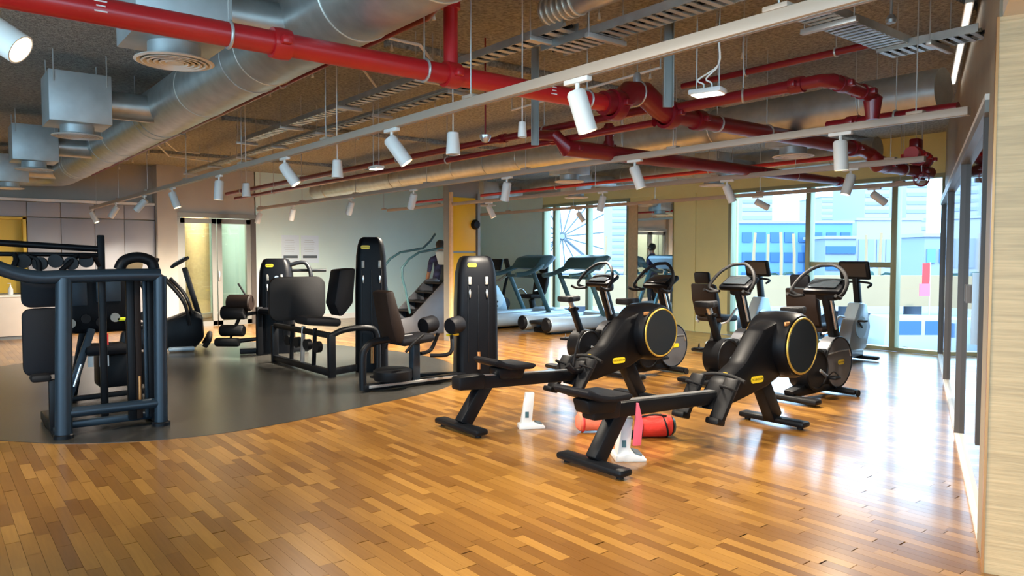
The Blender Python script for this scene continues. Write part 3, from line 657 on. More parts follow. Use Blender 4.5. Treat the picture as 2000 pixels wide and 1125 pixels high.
for p, z0, rz, lb in (((1382, 186), 2.40, .25, 'flat white emergency light hung on rods with looped cables'), ((735, 331), 2.28, 0, 'small flat white hanging lamp over the red pipe pair')):
    q = P(p[0], p[1], z0); t = thing('emergency_light', lb, 'light', (q.x, q.y, z0), rz); k = 1 if rz else .8
    MB().box((0, 0, .02), (.12 * k, .20 * k, .03), bev=.008).build('housing', 'white_paint', t); MB().box((0, 0, .0025), (.10 * k, .17 * k, .008), bev=.003).build('diffuser', 'led', t)
    for sy in (-1, 1): MB().cyl((0, sy * .07 * k, .03), (0, sy * .07 * k, ZC - z0 + .005), .004, n=6).build('hanger_rod', 'steel', t)
    if rz:
        for sy in (-.02, .03): MB().tube([(.01, sy, .03), (.01, sy, .07), (.0, sy + .03, .10), (0, -.066, .17), (0, -.066, .30)], .005, 8, smooth=4).build('cable', 'white_paint', t)
q = P(948, 279, 2.36); t = thing('dome_lamp', 'small clear dome lamp on red drop pipe over the pipe pair', 'lamp', (q.x, q.y, 2.36))
MB().lathe([(0, 0), (.025, .006), (.042, .03), (.048, .05), (.048, .062), (0, .066)], n=20).build('dome', 'silver', t); MB().cyl((0, 0, .06), (0, 0, ZC - 2.355), .007, n=8).build('drop_pipe', 'red_shaded', t)
heads = [(847, 40), (610, 152), (527, 189), (412, 222), (363, 270), (322, 287), (289, 302), (259, 318), (233, 331), (210, 342), (765, 100), (895, 178), (850, 210), (735, 230), (1450, 115), (1270, 155), (1400, 60), (700, 275), (560, 245), (1170, 40)]
for i, (a, b) in enumerate(heads):
    q = P(a, b, 3.06); t = thing('fire_sprinkler', 'tiny white sprinkler head hanging from the rough slab', 'sprinkler', (q.x, q.y, 3.06), 0, 'sprinkler heads under the slab')
    MB().lathe([(0, 0), (.014, .002), (.016, .012), (.010, .03), (.009, .05), (0, .05)], n=12).build('head', 'white_paint', t); MB().cyl((0, 0, .045), (0, 0, ZC - 3.055), .005, n=6).build('drop', 'steel', t)
q = P(1740, 45, 2.95); t = thing('junction_box', 'round steel junction fitting under the slab near the bulkhead', 'fitting', (q.x, q.y, 2.95))
MB().lathe([(0, 0), (.03, 0), (.035, .02), (.02, .05), (0, .05)], n=16).build('cup', 'steel', t); MB().cyl((0, 0, .04), (0, 0, ZC - 2.945), .01, n=8).build('drop', 'steel', t)

# ================================================================== GYM MACHINES
# ---- upright bike (local x = forward)
def make_bike(label, disc='disc_grey'):
    t = thing('upright_bike', label, 'exercise bike', (0, 0, 0), 0, 'upright exercise bikes')
    MB().box((0, 0, .045), (.13, .62, .055), bev=.025).build('rear_foot', 'black_plastic', t)
    MB().box((.82, 0, .045), (.12, .54, .055), bev=.025).build('front_foot', 'black_plastic', t)
    MB().prism([(0, .05), (.82, .05), (.82, .12), (.55, .14), (.22, .16), (-.03, .12)], -.055, .055, .015).build('base_beam', 'frame_black', t)
    w = MB().cyl((.83, -.065, .33), (.83, .065, .33), .27, n=40).build('wheel_cover', disc, t)
    MB().ring((.83, -.062, .33), (0, 1, 0), .262, .010, 40, 8).build('cover_rim', 'frame_black', w)
    for sy in (-1, 1): badge(w, (.87, sy * .068, .33), .12, .05, sy)
    for sy in (-1, 1): MB().tube([(.60, sy * .069, .43), (.80, sy * .069, .45), (1.03, sy * .069, .45), (1.06, sy * .069, .38)], .008, 6).build('accent_line', 'silver', w)
    c = MB().cyl((.34, -.10, .30), (.34, .10, .30), .21, n=36).build('crank_drum', 'black_plastic', t)
    MB().ring((.34, -.10, .30), (0, 1, 0), .19, .012, 32, 6).build('drum_rim', 'frame_black', c)
    MB().prism([(.28, .12), (.86, .12), (.92, .52), (.80, .58), (.52, .44), (.24, .5)], -.06, .06, .02).build('body_shroud', 'frame_black', t)
    for sy, a in ((-1, .5), (1, .5 + pi)):
        dx, dz = .17 * cos(a), -.17 * sin(a)
        k = MB().beam((.34, sy * .125, .30), (.34 + dx, sy * .125, .30 + dz), .02, .035).build('crank', 'silver', t)
        MB().box((.34 + dx, sy * .19, .30 + dz), (.11, .10, .03), bev=.008).build('pedal', 'black_plastic', k)
        MB().tube([(.30 + dx, sy * .15, .31 + dz), (.34 + dx, sy * .19, .36 + dz), (.38 + dx, sy * .23, .31 + dz)], .006, 6, smooth=4).build('pedal_strap', 'black_rubber', k)
    MB().beam((.30, 0, .44), (.13, 0, .80), .065, .085, .02).build('seat_tube', 'frame_black', t); MB().beam((.16, 0, .74), (.10, 0, .87), .045, .055, .01).build('seat_post', 'silver', t)
    MB().prism([(-.12, .10), (-.14, .03), (-.14, -.03), (-.12, -.10), (-.04, -.11), (.06, -.05), (.17, -.025), (.18, .025), (.06, .05), (-.04, .11)], -.035, .035, .02, ax='z').build('saddle', 'black_rubber', t).location = (.08, 0, .905)
    MB().cyl((.15, -.07, .78), (.15, .07, .78), .022, n=12).build('adjust_knob', 'black_plastic', t)
    MB().beam((.88, 0, .50), (.66, 0, 1.08), .085, .13, .03).build('handlebar_column', 'frame_black', t)
    MB().tube([(.78, -.05, .68), (.70, -.055, .88), (.66, -.052, 1.0)], .014, 8, smooth=3).build('column_trim', 'silver', t)
    cs = MB().box((.66, 0, 1.12), (.26, .40, .07), rot=(0, -.5, 0), bev=.03).build('console', 'black_gloss', t)
    MB().box((.635, 0, 1.16), (.18, .30, .012), rot=(0, -.5, 0), bev=.004).build('display', 'screen', cs)
    MB().box((.70, 0, 1.04), (.16, .22, .12), bev=.04).build('console_neck', 'black_plastic', t)
    h = MB().tube([(.58, .22, 1.02), (.52, .30, 1.06), (.54, .29, 1.13), (.60, .21, 1.25), (.66, .10, 1.33), (.68, 0, 1.345), (.66, -.10, 1.34), (.60, -.22, 1.27), (.56, -.27, 1.16), (.54, -.24, 1.06), (.58, -.16, 1.02)], .019, 12, smooth=5).build('handlebar', 'black_rubber', t)
    for sy in (-1, 1): MB().tube([(.58, sy * .20, 1.03), (.46, sy * .25, 1.02), (.36, sy * .26, 1.05)], .017, 10, smooth=4).build('grip', 'black_rubber', t)
    for sy in (-1, 1): MB().cyl((.82, sy * .27, .035), (.82, sy * .285, .035), .035, n=14).build('transport_roller', 'black_rubber', t)
    return t
b0 = make_bike('upright exercise bike beside the open floor, nearest the glass doors in the right wall')
b0.location = (6.62, 3.92, 0)
dup(b0, (6.70, 5.02, 0), 0, 'upright exercise bike behind the flywheel housing of the front rower, second from the right wall')
dup(b0, (6.40, 5.92, 0), 0, 'upright exercise bike in front of the cream pier, third from the right wall')
dup(b0, (6.20, 6.72, 0), 0, 'upright exercise bike in front of the far window, fourth from the right wall')

# ---- recumbent bike
def make_recumbent(label):
    t = thing('recumbent_bike', label, 'exercise bike', (0, 0, 0), 0, 'recumbent exercise bikes')
    MB().box((.1, 0, .04), (.11, .6, .05), bev=.02).build('rear_foot', 'black_plastic', t); MB().box((1.45, 0, .04), (.11, .56, .05), bev=.02).build('front_foot', 'black_plastic', t)
    MB().prism([(.1, .06), (1.45, .06), (1.45, .16), (1.0, .2), (.1, .18)], -.08, .08, .02).build('base_beam', 'blue_white', t)
    MB().prism([(1.0, .15), (1.5, .15), (1.62, .45), (1.5, .78), (1.3, .80), (1.1, .5)], -.09, .09, .03).build('drive_housing', 'blue_white', t)
    MB().beam((.2, 0, .15), (.28, 0, .46), .1, .12, .02).build('seat_pillar', 'frame_black', t)
    MB().box((.28, 0, .52), (.42, .44, .09), bev=.035).build('seat', 'pad_brown', t)
    MB().prism([(.02, .56), (.10, .54), (.06, .8), (-.02, 1.02), (-.10, 1.04), (-.07, .8)], -.21, .21, .03).build('backrest', 'pad_brown', t)
    MB().box((-.09, 0, 1.12), (.07, .26, .17), rot=(0, -.15, 0), bev=.03).build('headrest', 'pad', t)
    for sy in (-1, 1): MB().tube([(.1, sy * .2, .46), (.15, sy * .28, .5), (.3, sy * .30, .66), (.45, sy * .30, .66)], .016, 8, smooth=4).build('side_handle', 'silver', t)
    MB().beam((1.42, 0, .76), (1.34, 0, 1.15), .08, .10, .02).build('console_column', 'frame_black', t)
    c = MB().box((1.30, 0, 1.24), (.06, .42, .26), rot=(0, -.3, 0), bev=.025).build('console', 'black_plastic', t); MB().box((1.265, 0, 1.245), (.01, .34, .19), rot=(0, -.3, 0)).build('display', 'screen', c)
    MB().tube([(1.1, .28, 1.02), (1.2, .28, 1.06), (1.34, .1, 1.08), (1.34, -.1, 1.08), (1.2, -.28, 1.06), (1.1, -.28, 1.02)], .016, 8, smooth=4).build('handlebar', 'black_rubber', t)
    for sy in (-1, 1):
        d = MB().cyl((1.32, sy * .092, .46), (1.32, sy * .10, .46), .15, n=28).build('side_disc', 'silver', t)
        k = MB().beam((1.32, sy * .115, .46), (1.32 + sy * .13, sy * .115, .46 - .1 * sy), .02, .03).build('crank', 'black_plastic', t); MB().box((1.32 + sy * .13, sy * .18, .46 - .1 * sy), (.1, .1, .03), bev=.008).build('pedal', 'black_plastic', k)
    return t
r0 = make_recumbent('recumbent bike behind the bike nearest the right wall glass doors'); r0.location = (8.70, 4.98, 0)
dup(r0, (8.90, 6.62, 0), 0, 'recumbent bike before the cream pier corner and the wide window')
dup(r0, (11.0, 12.72, 0), pi, 'recumbent bike beside the treadmills before the far window')
# ---- rower
def make_rower(label, seat_x):
    t = thing('rowing_machine', label, 'rowing machine', (0, 0, 0), 0, 'rowing machines')
    for x0, nm in ((0, 'rear_foot'), (2.17, 'front_foot')):
        f = MB().box((x0, 0, .048), (.12, .62, .05), bev=.02).build(nm, 'frame_black', t)
        for sy in (-1, 1): MB().cyl((x0, sy * .25, .003), (x0, sy * .25, .028), .025, n=12).build('foot_pad', 'black_rubber', f)
    MB().beam((.02, 0, .06), (.27, 0, .40), .10, .12, .012).build('rear_leg', 'frame_black', t)
    MB().prism([(.0, .37), (.1, .34), (1.45, .29), (1.45, .38), (.0, .45)], -.055, .055, .01).build('rail', 'frame_black', t)
    MB().prism([(.12, .447), (1.42, .383), (1.42, .388), (.12, .452)], -.03, .03).build('rail_strip', 'silver', t)
    MB().prism([(-.05, .35), (.20, .335), (.22, .46), (-.05, .46)], -.065, .065, .02).build('rail_end_cap', 'black_plastic', t)
    s = seat_x
    MB().prism([(s - .12, .40), (s + .12, .38), (s + .17, .49), (s - .15, .50)], -.075, .075, .02).build('seat_carriage', 'black_plastic', t)
    st = MB().prism([(s - .24, .575), (s - .22, .535), (s - .08, .49), (s + .16, .475), (s + .21, .50), (s + .18, .525), (s, .525), (s - .12, .55), (s - .2, .59)], -.17, .17, .02).build('seat', 'pad', t)
    for sy in (-1, 1):
        p = MB().box((1.25, sy * .16, .35), (.05, .13, .36), rot=(0, .62, 0), bev=.02).build('foot_plate', 'black_plastic', t)
        MB().tube([(1.30, sy * .10, .42), (1.20, sy * .16, .46), (1.30, sy * .22, .42)], .010, 8, smooth=4).build('foot_strap', 'black_rubber', p)
        MB().box((1.13, sy * .16, .20), (.10, .12, .05), rot=(0, .3, 0), bev=.015).build('heel_cup', 'black_plastic', p)
    MB().prism([(1.18, .26), (1.38, .47), (1.62, .58), (1.88, .84), (2.1, .90), (2.36, .60), (2.22, .46), (1.95, .36), (1.5, .28)], -.09, .09, .03).build('body_housing', 'black_gloss', t)
    fh = MB().lathe([(0, -.20), (.225, -.20), (.255, -.19), (.275, -.15), (.285, -.04), (.285, .04), (.275, .15), (.255, .19), (.225, .20), (0, .20)], (2.27, 0, .685), (0, 1, 0), 44).build('fan_drum', 'black_gloss', t)
    for sy in (-1, 1):
        MB().ring((2.27, sy * .198, .685), (0, 1, 0), .232, .010, 44, 8).build('gold_ring', 'gold', fh)
        MB().lathe([(0, 0), (.218, 0), (.222, -.01)], (2.27, sy * .206, .685), (0, sy, 0), 40).build('fan_screen', 'screen', fh)
    MB().box((2.08, -.17, .88), (.07, .02, .035), bev=.006).build('control_label', 'copper', fh)
    MB().beam((1.95, 0, .42), (2.17, 0, .06), .11, .13, .012).build('front_leg', 'frame_black', t)
    bd = badge(t, (1.78, -.093, .44), .17, .055, -1); badge(t, (1.78, .093, .44), .17, .055, 1)
    h = MB().tube([(1.42, -.22, .47), (1.44, -.08, .50), (1.44, .08, .50), (1.42, .22, .47)], .016, 10, smooth=4).build('pull_handle', 'black_rubber', t)
    MB().box((1.47, 0, .49), (.07, .06, .05), bev=.012).build('handle_block', 'badge_yellow', h)
    return t
w2 = make_rower('black rowing machine with gold ring flywheel, seat parked at the rear end of the rail', .02); w2.location = (3.49, 3.50, 0)
w1 = make_rower('black rowing machine with gold ring flywheel, beside the weight tower, seat partway up the rail', .48); w1.location = (3.41, 4.95, 0)
MB().tube([(1.42, -.10, .42), (1.18, -.12, .40), (1.10, -.1, .46)], .03, 10, smooth=4).build('arm_pad', 'black_plastic', w1)
MB().tube([(1.15, -.12, .45), (1.19, -.12, .60), (1.24, -.12, .72), (1.3, -.12, .76)], .010, 8, smooth=5).build('cable', 'black_rubber', w1)
MB().tube([(1.19, -.12, .50), (1.30, -.10, .49), (1.42, -.08, .47), (1.55, -.05, .47)], .010, 8, smooth=5).build('cable', 'black_rubber', w1)
# ---- white stands below the rails
def stand(loc, rz, label, w, d):
    t = thing('floor_stand', label, 'stand', loc, rz)
    MB().prism([(-d * .35, 0), (d * .65, 0), (d * .65, .02), (d * .2, .055), (-d * .35, .04)], -w / 2, w / 2, .006).build('foot', 'white_card', t)
    MB().prism([(-.06, .03), (.03, .03), (.055, .30), (-.015, .30)], -w * .3, w * .3, .005).build('post', 'white_card', t)
    MB().box((d * .42, 0, .046), (d * .25, w * .7, .012), rot=(0, .25, 0), bev=.004).build('sticker', 'print_grey', t)
    MB().box((-.01, -w * .3 - .002, .12), (.03, .003, .05)).build('printed_label', 'teal', t, smooth=False)
q = P(1030, 836); stand((q.x, q.y, 0), -.5, 'white shoe-shaped stand below the rail of the rower beside the weight tower', .11, .22)
q = P(1218, 895); stand((q.x, q.y, 0), -.62, 'white flat-based stand below the rear end of the rower with the parked seat', .20, .22)
# ---- bags
q1 = P(1160, 846); q2 = P(1279, 853)
t = thing('rolled_bag', 'coral rolled bag lying on the floor behind the rower leg', 'bag', (q1.x + .1, q1.y, 0), -.55)
MB().tube([(-.22, 0, .085), (-.20, 0, .085), (-.1, 0, .092), (.1, 0, .088), (.2, 0, .084), (.23, 0, .084)], [.05, .076, .082, .08, .074, .05], 18).build('body', 'bag_coral', t)
MB().ring((-.17, 0, .086), (1, 0, 0), .078, .009, 20, 6).build('end_band', 'label_red', t); MB().tube([(.1, -.06, .14), (.12, -.02, .22), (.13, .03, .22), (.12, .06, .14)], .008, 8, smooth=4).build('carry_strap', 'pink', t)
t = thing('sports_bag', 'bright red barrel sports bag with black straps lying on the floor', 'bag', (q2.x, q2.y, 0), -.55)
MB().tube([(-.15, 0, .088), (-.14, 0, .088), (-.05, 0, .092), (.06, 0, .092), (.12, 0, .088), (.14, 0, .088)], [.06, .082, .090, .090, .084, .05], 18).build('body', 'bag_red', t)
for xx in (-.13, .07): MB().ring((xx, 0, .09), (1, 0, 0.25 if xx > 0 else 0), .089, .008, 22, 6).build('strap', 'black_rubber', t)
MB().tube([(-.13, -.03, .17), (-.03, -.05, .19), (.08, -.04, .175)], .008, 8, smooth=4).build('carry_handle', 'black_rubber', t)
MB().lathe([(0, 0), (.06, 0), (.075, -.02)], (.155, 0, .088), (1, 0, 0), 16).build('end_cap', 'teal', t); MB().box((-.2, -.02, .035), (.07, .05, .06), bev=.015).build('buckle', 'black_plastic', t)
t = tag(MB().prism([(-.03, 0), (.03, 0), (.045, .16), (.012, .30), (-.005, .30)], -.008, .008, .003).build('pink_towel', 'pink'), 'pink cloth strip hanging from the rail of the front rower', 'cloth')
t.location = (3.86, 3.44, .12); t.rotation_euler = (0, 0, -.5)

# ---- tall weight towers
def make_tower(parent, x, y, z1, w=.44, d=.40, rot=0.0, taper=.84, badge_z=None):
    prof = []
    b = MB()
    secs = [(.0, 1.0), (.05, 1.0), (z1 * .6, .97), (z1 * .86, .9), (z1 * .94, .80), (z1 * .985, .68), (z1, .5)]
    rings = []
    for z, s in secs:
        rings.append([b.b.verts.new((px * s, py * (s * .4 + .6), z)) for px, py in rr(w, d, .09, 5)])
    for i in range(len(rings) - 1):
        n = len(rings[i])
        for j in range(n): b.b.faces.new((rings[i][j], rings[i][(j + 1) % n], rings[i + 1][(j + 1) % n], rings[i + 1][j]))
    b.b.faces.new(rings[-1]); b.b.faces.new(rings[0][::-1])
    o = b.build('weight_tower', 'black_gloss', parent); o.location = (x, y, 0); o.rotation_euler = (0, 0, rot)
    for sx in (-.12, .0, .12): MB().box((sx, -d / 2 - .002, z1 * .45), (.012, .012, z1 * .62), bev=.003).build('guide_slot', 'frame_black', o)
    for sx in (-.10, .10):
        MB().box((sx, -d / 2 - .006, z1 * .80), (.035, .014, .09), bev=.005).build('window_plate', 'frame_grey', o); MB().lathe([(0, 0), (.008, .01), (.016, .07), (.006, .10), (0, .1)], (sx, -d / 2 - .012, z1 * .66), (0, 0, 1), 10).build('selector_pin', 'silver', o)
    badge(o, (-.07, -d / 2 * .93 - .006, z1 * .925), .11, .045, -1)
    MB().cyl((.0, -d / 2 - .015, .12), (.0, -d / 2 - .015, .32), .022, n=12).build('bottle_tube', 'copper', o)
    return o
tw2 = thing('inner_thigh_machine', 'black seated leg machine with low tube frame and round-topped weight tower beside the rower', 'gym machine', (3.55, 7.0, 0))
make_tower(tw2, 1.58, .13, 1.44, .50, .42, -.45)
fr = MB().tube([(.03, 0, .03), (.03, 0, .36), (.06, 0, .46), (.14, 0, .52), (.30, 0, .54), (.62, 0, .56)], .038, 12, smooth=4).build('seat_frame', 'frame_black', tw2)
MB().beam((.03, 0, .05), (1.35, .02, .05), .08, .07, .012).build('base_rail', 'frame_black', tw2); MB().beam((.08, -.045, .06), (1.2, -.045, .06), .012, .03, .003).build('rail_trim', 'silver', tw2)
MB().beam((.55, .45, .05), (1.35, .1, .05), .07, .07, .012).build('cross_rail', 'frame_black', tw2)
MB().prism([(.22, 1.06), (.32, 1.08), (.46, .62), (.44, .50), (.34, .52), (.28, .72)], -.16, .16, .03).build('backrest', 'pad_brown', tw2)
MB().box((.62, 0, .53), (.42, .36, .09), rot=(0, -.08, 0), bev=.04).build('seat', 'pad', tw2)
MB().beam((.66, 0, .06), (.66, 0, .50), .10, .10, .02).build('seat_pillar', 'frame_blue', tw2)
for sy in (-1, 1):
    MB().lathe([(0, -.09), (.085, -.09), (.095, -.07), (.095, .07), (.085, .09), (0, .09)], (1.02 + .1 * sy, -.12 * sy, .66), (.8, .2, .1), 22).build('knee_pad', 'pad', tw2)
    MB().tube([(.8, sy * .1, .34), (1.0, sy * .2, .36), (1.06, sy * .14, .55)], .022, 8, smooth=4).build('pad_arm', 'frame_black', tw2)
    MB().tube([(.42, sy * .22, .42), (.50, sy * .26, .52), (.62, sy * .26, .60)], .015, 8, smooth=4).build('grab_handle', 'black_rubber', tw2)
MB().lathe([(0, 0), (.20, 0), (.21, .02), (.21, .10), (.18, .12), (0, .12)], (.40, .02, .10), (0, 0, 1), 28).build('round_plate', 'black_plastic', tw2)
MB().box((1.1, -.10, .55), (.16, .03, .025), bev=.006).build('yellow_lever', 'badge_yellow', tw2)
MB().lathe([(0, 0), (.07, 0), (.07, .015), (0, .015)], (.24, .1, .13), (0, 0, 1), 16).build('foot_pad', 'black_rubber', tw2)

lpz = thing('leg_press_machine', 'black seated leg press with wide foot shield and the tallest weight tower', 'gym machine', (3.75, 8.05, 0))
make_tower(lpz, .62, .25, 1.67, .40, .36, -.45)
MB().prism(rr(.74, .55, .12, 4), -.03, .03, .015).build('foot_shield', 'black_rubber', lpz).location = (-.05, .95, .90)
MB().prism([(.02, 1.27), (.24, 1.29), (.20, .86), (.08, .72), (.02, .70), (-.05, .86)], -.14, .14, .03).build('backrest', 'pad', lpz).location = (.16, .35, 0)
MB().box((.02, .50, .64), (.46, .40, .10), rot=(0, .1, 0), bev=.04).build('seat', 'pad', lpz)
for (a, b) in (((-.03, .02), (-.03, .60)), ((-.10, 1.75), (-.10, .60))):
    pass
MB().beam((-.02, .03, 0), (-.02, .03, .52), .07, .09, .015).build('leg', 'frame_black', lpz); MB().beam((-.06, 1.72, 0), (-.06, 1.72, .50), .07, .09, .015).build('leg', 'frame_black', lpz)
MB().beam((-.03, .03, .06), (-.06, 1.72, .06), .07, .08, .012).build('base_rail', 'frame_black', lpz); MB().beam((.0, .10, .06), (.6, .3, .06), .07, .08, .012).build('cross_rail', 'frame_black', lpz)
MB().tube([(-.02, .03, .50), (.14, .02, .56), (.42, .0, .57), (.55, -.02, .48), (.56, -.02, .02)], .036, 12, smooth=4).build('front_tube', 'frame_black', lpz)
MB().beam((-.06, 1.7, .5), (-.02, .05, .5), .06, .07, .012).build('slide_rail', 'frame_black', lpz)
for k in range(3): MB().beam((-.04, .5 + .35 * k, .08), (-.05, .42 + .35 * k, .56), .03, .05, .008).build('linkage_arm', 'silver' if k == 1 else 'frame_black', lpz)
for k in range(4): MB().lathe([(0, -.03), (.07, -.03), (.07, .03), (0, .03)], (-.05, .35 + .3 * k, .34), (1, .1, 0), 16).build('pulley', 'black_plastic', lpz)

lc = thing('leg_curl_machine', 'black leg curl machine with roller arm and short badge tower near the glass doors', 'gym machine', (3.98, 10.5, 0))
make_tower(lc, .12, .25, 1.40, .50, .42, -.5)
for k in range(3): MB().lathe([(0, 0), (.03, 0), (.03, .02), (0, .02)], (.02, -.02, 1.12 - k * .16), (-.4, -.9, 0), 12).build('dial', 'silver', lc)
MB().tube([(.26, .1, 1.30), (.45, .0, 1.34), (.52, -.05, 1.2), (.52, -.06, 1.0)], .03, 10, smooth=4).build('curved_arm', 'frame_black', lc); MB().tube([(.3, .1, 1.22), (.75, -.1, 1.22)], .022, 10).build('top_bar', 'frame_black', lc)
MB().beam((-.42, .3, .05), (.5, .0, .05), .08, .08, .012).build('base_rail', 'frame_black', lc); MB().beam((-.2, .1, 0), (-.2, .1, .7), .08, .09, .015).build('leg', 'frame_black', lc)
for c, r, nm in (((-.42, .25, .76), .12, 'thigh_pad'), ((-.50, .28, .62), .10, 'thigh_pad'), ((-.52, .3, .36), .085, 'roller'), ((-.60, .28, .20), .065, 'roller')):
    MB().lathe([(0, -.17), (r * .85, -.17), (r, -.15), (r, .15), (r * .85, .17), (0, .17)], c, (.75, -.66, 0), 22).build(nm, 'pad_brown' if r > .1 else 'black_rubber', lc)
MB().tube([(-.2, .1, .62), (-.42, .25, .58), (-.5, .3, .36), (-.58, .28, .20), (-.2, .1, .24)], .026, 8).build('swing_arm', 'frame_black', lc)
MB().tube([(-.35, .2, .86), (-.44, .26, 1.04)], .014, 8).build('grab_handle', 'black_rubber', lc)
MB().box((.05, .0, .64), (.5, .4, .09), rot=(0, 0, .3), bev=.04).build('seat', 'pad', lc)

# ---- dark blue tube frame machine in the left foreground
fa = thing('press_machine', 'dark blue tubular strength machine with twin pads at the curved floor edge', 'gym machine', (.83, 6.72, 0))
MB().tube([(0, 0, .0), (.015, 0, .7), (.03, 0, 1.27)], [.062, .060, .058], 20).build('front_post', 'frame_blue', fa); MB().tube([(.715, 0, 0), (.73, 0, 1.27)], .052, 20).build('side_post', 'frame_blue', fa)
MB().tube([(.73, 0, 1.285), (.4, 0, 1.285), (.03, 0, 1.28), (-.16, -.01, 1.28), (-.34, -.03, 1.33), (-.52, -.06, 1.42), (-.72, -.1, 1.48)], .052, 20, smooth=5).build('top_beam', 'frame_blue', fa)
MB().tube([(.03, 0, .20), (.72, 0, .20)], .042, 18).build('lower_bar', 'frame_blue', fa)
for x0 in (.0, .715): MB().lathe([(0, .001), (.072, .001), (.072, .03), (.06, .04)], (x0, 0, 0), (0, 0, 1), 20).build('foot_ring', 'frame_black', fa)
MB().beam((-.03, .05, .05), (-.03, .85, .05), .07, .08, .012).build('base_rail', 'frame_black', fa); MB().beam((.72, .05, .05), (.72, .9, .05), .07, .08, .012).build('base_rail', 'frame_black', fa)
MB().beam((-.03, .22, .06), (.72, .22, .06), .06, .06, .012).build('base_cross', 'frame_blue', fa); MB().beam((-.03, .12, .05), (-.03, .12, .46), .06, .10, .012).build('rear_post', 'frame_black', fa)
for (x0, z0, hh) in ((-.06, 1.17, .28), (-.06, .75, .54)):
    p = MB().prism(rr(.34, hh, .06, 4), -.035, .035, .015).build('back_pad', 'pad', fa); p.location = (x0, .28, z0)
MB().beam((.06, .35, .06), (.08, .35, 1.28), .06, .05, .01).build('pad_upright', 'frame_black', fa)
MB().box((-.13, .14, .48), (.14, .14, .06), bev=.025).build('foot_rest', 'black_rubber', fa)
for (x0, m, w) in ((.53, 'frame_black', .06), (.585, 'pad_brown', .05), (.645, 'frame_blue', .03), (.69, 'frame_black', .06)):
    MB().beam((x0, .18, .05), (x0, .18, 1.25), w, w, .008).build('guide_column', m, fa)
MB().tube([(.585, .14, .22), (.585, .14, .42)], .012, 10).build('pin', 'copper', fa)
MB().tube([(.44, .1, 1.33), (.48, .1, 1.40), (.58, .1, 1.43), (.68, .1, 1.40), (.71, .1, 1.33)], .045, 14, smooth=4).build('pulley_hood', 'black_plastic', fa); MB().lathe([(0, -.03), (.07, -.03), (.07, .03), (0, .03)], (.55, .12, 1.37), (0, 1, 0), 22).build('pulley', 'copper', fa)
u = MB().tube([(-.55, .4, 1.56), (.35, .4, 1.50)], .026, 12).build('upper_beam', 'frame_black', fa)
MB().tube([(-.55, .4, 1.46), (.35, .4, 1.45)], .018, 10).build('upper_beam', 'frame_black', fa)
MB().beam((.36, .4, .05), (.36, .4, 1.62), .055, .055, .01).build('tall_post', 'frame_black', fa); MB().beam((-.52, .42, .05), (-.52, .42, 1.62), .055, .055, .01).build('tall_post', 'frame_black', fa)
MB().tube([(-.75, .6, .93), (-.42, .55, .95)], .02, 10).build('grip', 'black_rubber', fa)
for k, (a, b) in enumerate((((-.30, 1.30), (-.26, 1.46)), ((-.10, 1.30), (-.16, 1.44)), ((.05, 1.32), (.18, 1.45)), ((.18, 1.44), (.34, 1.36)))):
    MB().tube([(a[0], .3, a[1]), ((a[0] + b[0]) / 2 + .03, .33, (a[1] + b[1]) / 2 + .03), (b[0], .36, b[1])], .022, 8, smooth=4).build('lever_arm', 'frame_black', fa)
for k in range(5): MB().lathe([(0, -.025), (.055, -.025), (.055, .025), (0, .025)], (-.2 + .11 * k, .34, 1.40 - .02 * (k % 2)), (.3, 1, 0), 16).build('pivot_disc', 'black_plastic', fa)

ma = thing('chest_press_machine', 'black strength machine with red and white tag behind the blue tube frame', 'gym machine', (1.47, 8.5, 0))
MB().box((-.05, 0, .98), (.62, .34, .62), bev=.05).build('weight_shroud', 'black_gloss', ma)
MB().box((-.02, -.178, 1.12), (.22, .015, .28), bev=.006).build('instruction_plate', 'frame_blue', ma); MB().box((-.28, -.178, 1.12), (.14, .015, .34), bev=.006).build('instruction_plate', 'frame_blue', ma)
for a, b in (((-.32, -.2), (-.42, -.25)), ((.24, -.15), (.34, -.2))): MB().beam((a[0] + .14, a[1], .72), (b[0], b[1], .0), .05, .07, .012).build('leg', 'frame_blue', ma)
MB().beam((-.30, .25, .0), (-.2, .1, .7), .06, .08, .012).build('leg', 'frame_black', ma); MB().beam((.30, .25, .0), (.2, .1, .7), .06, .08, .012).build('leg', 'frame_black', ma)
MB().beam((-.42, -.24, .045), (.34, -.2, .045), .06, .05, .01).build('base_rail', 'frame_black', ma)
MB().tube([(-.355, -.262, .17), (-.29, -.262, .38)], .012, 8).build('chrome_strip', 'silver', ma)
MB().box((-.08, -.215, .58), (.085, .012, .17), bev=.003).build('red_tag', 'label_red', ma); MB().box((-.08, -.216, .42), (.085, .012, .17), bev=.003).build('white_tag', 'white_card', ma); MB().box((-.20, -.216, .44), (.05, .012, .2), bev=.003).build('white_tag', 'white_card', ma)
MB().beam((-.08, -.19, .32), (-.08, -.17, .74), .05, .05, .01).build('tag_post', 'frame_black', ma)
MB().box((.10, -.20, .80), (.11, .02, .035), bev=.006).build('lime_grip', 'lime', ma)
MB().box((-.05, -.1, .50), (.40, .36, .10), bev=.04).build('seat', 'pad', ma); MB().box((.12, .1, .26), (.44, .34, .34), bev=.03).build('plate_stack', 'black_plastic', ma)
for k in range(6): MB().lathe([(0, -.02), (.045, -.02), (.045, .02), (0, .02)], (-.36 + .13 * k, -.19, .78 + .04 * (k % 2)), (0, 1, 0), 14).build('joint_knob', 'black_plastic' if k % 3 else 'frame_grey', ma)
MB().tube([(.34, -.15, 1.25), (.40, -.2, .9), (.30, -.2, .62), (.36, -.2, .36)], .008, 6, smooth=5).build('cable', 'silver', ma)
MB().tube([(.22, -.1, 1.28), (.36, -.18, 1.0), (.40, -.2, .78)], .022, 8, smooth=4).build('press_arm', 'frame_black', ma)

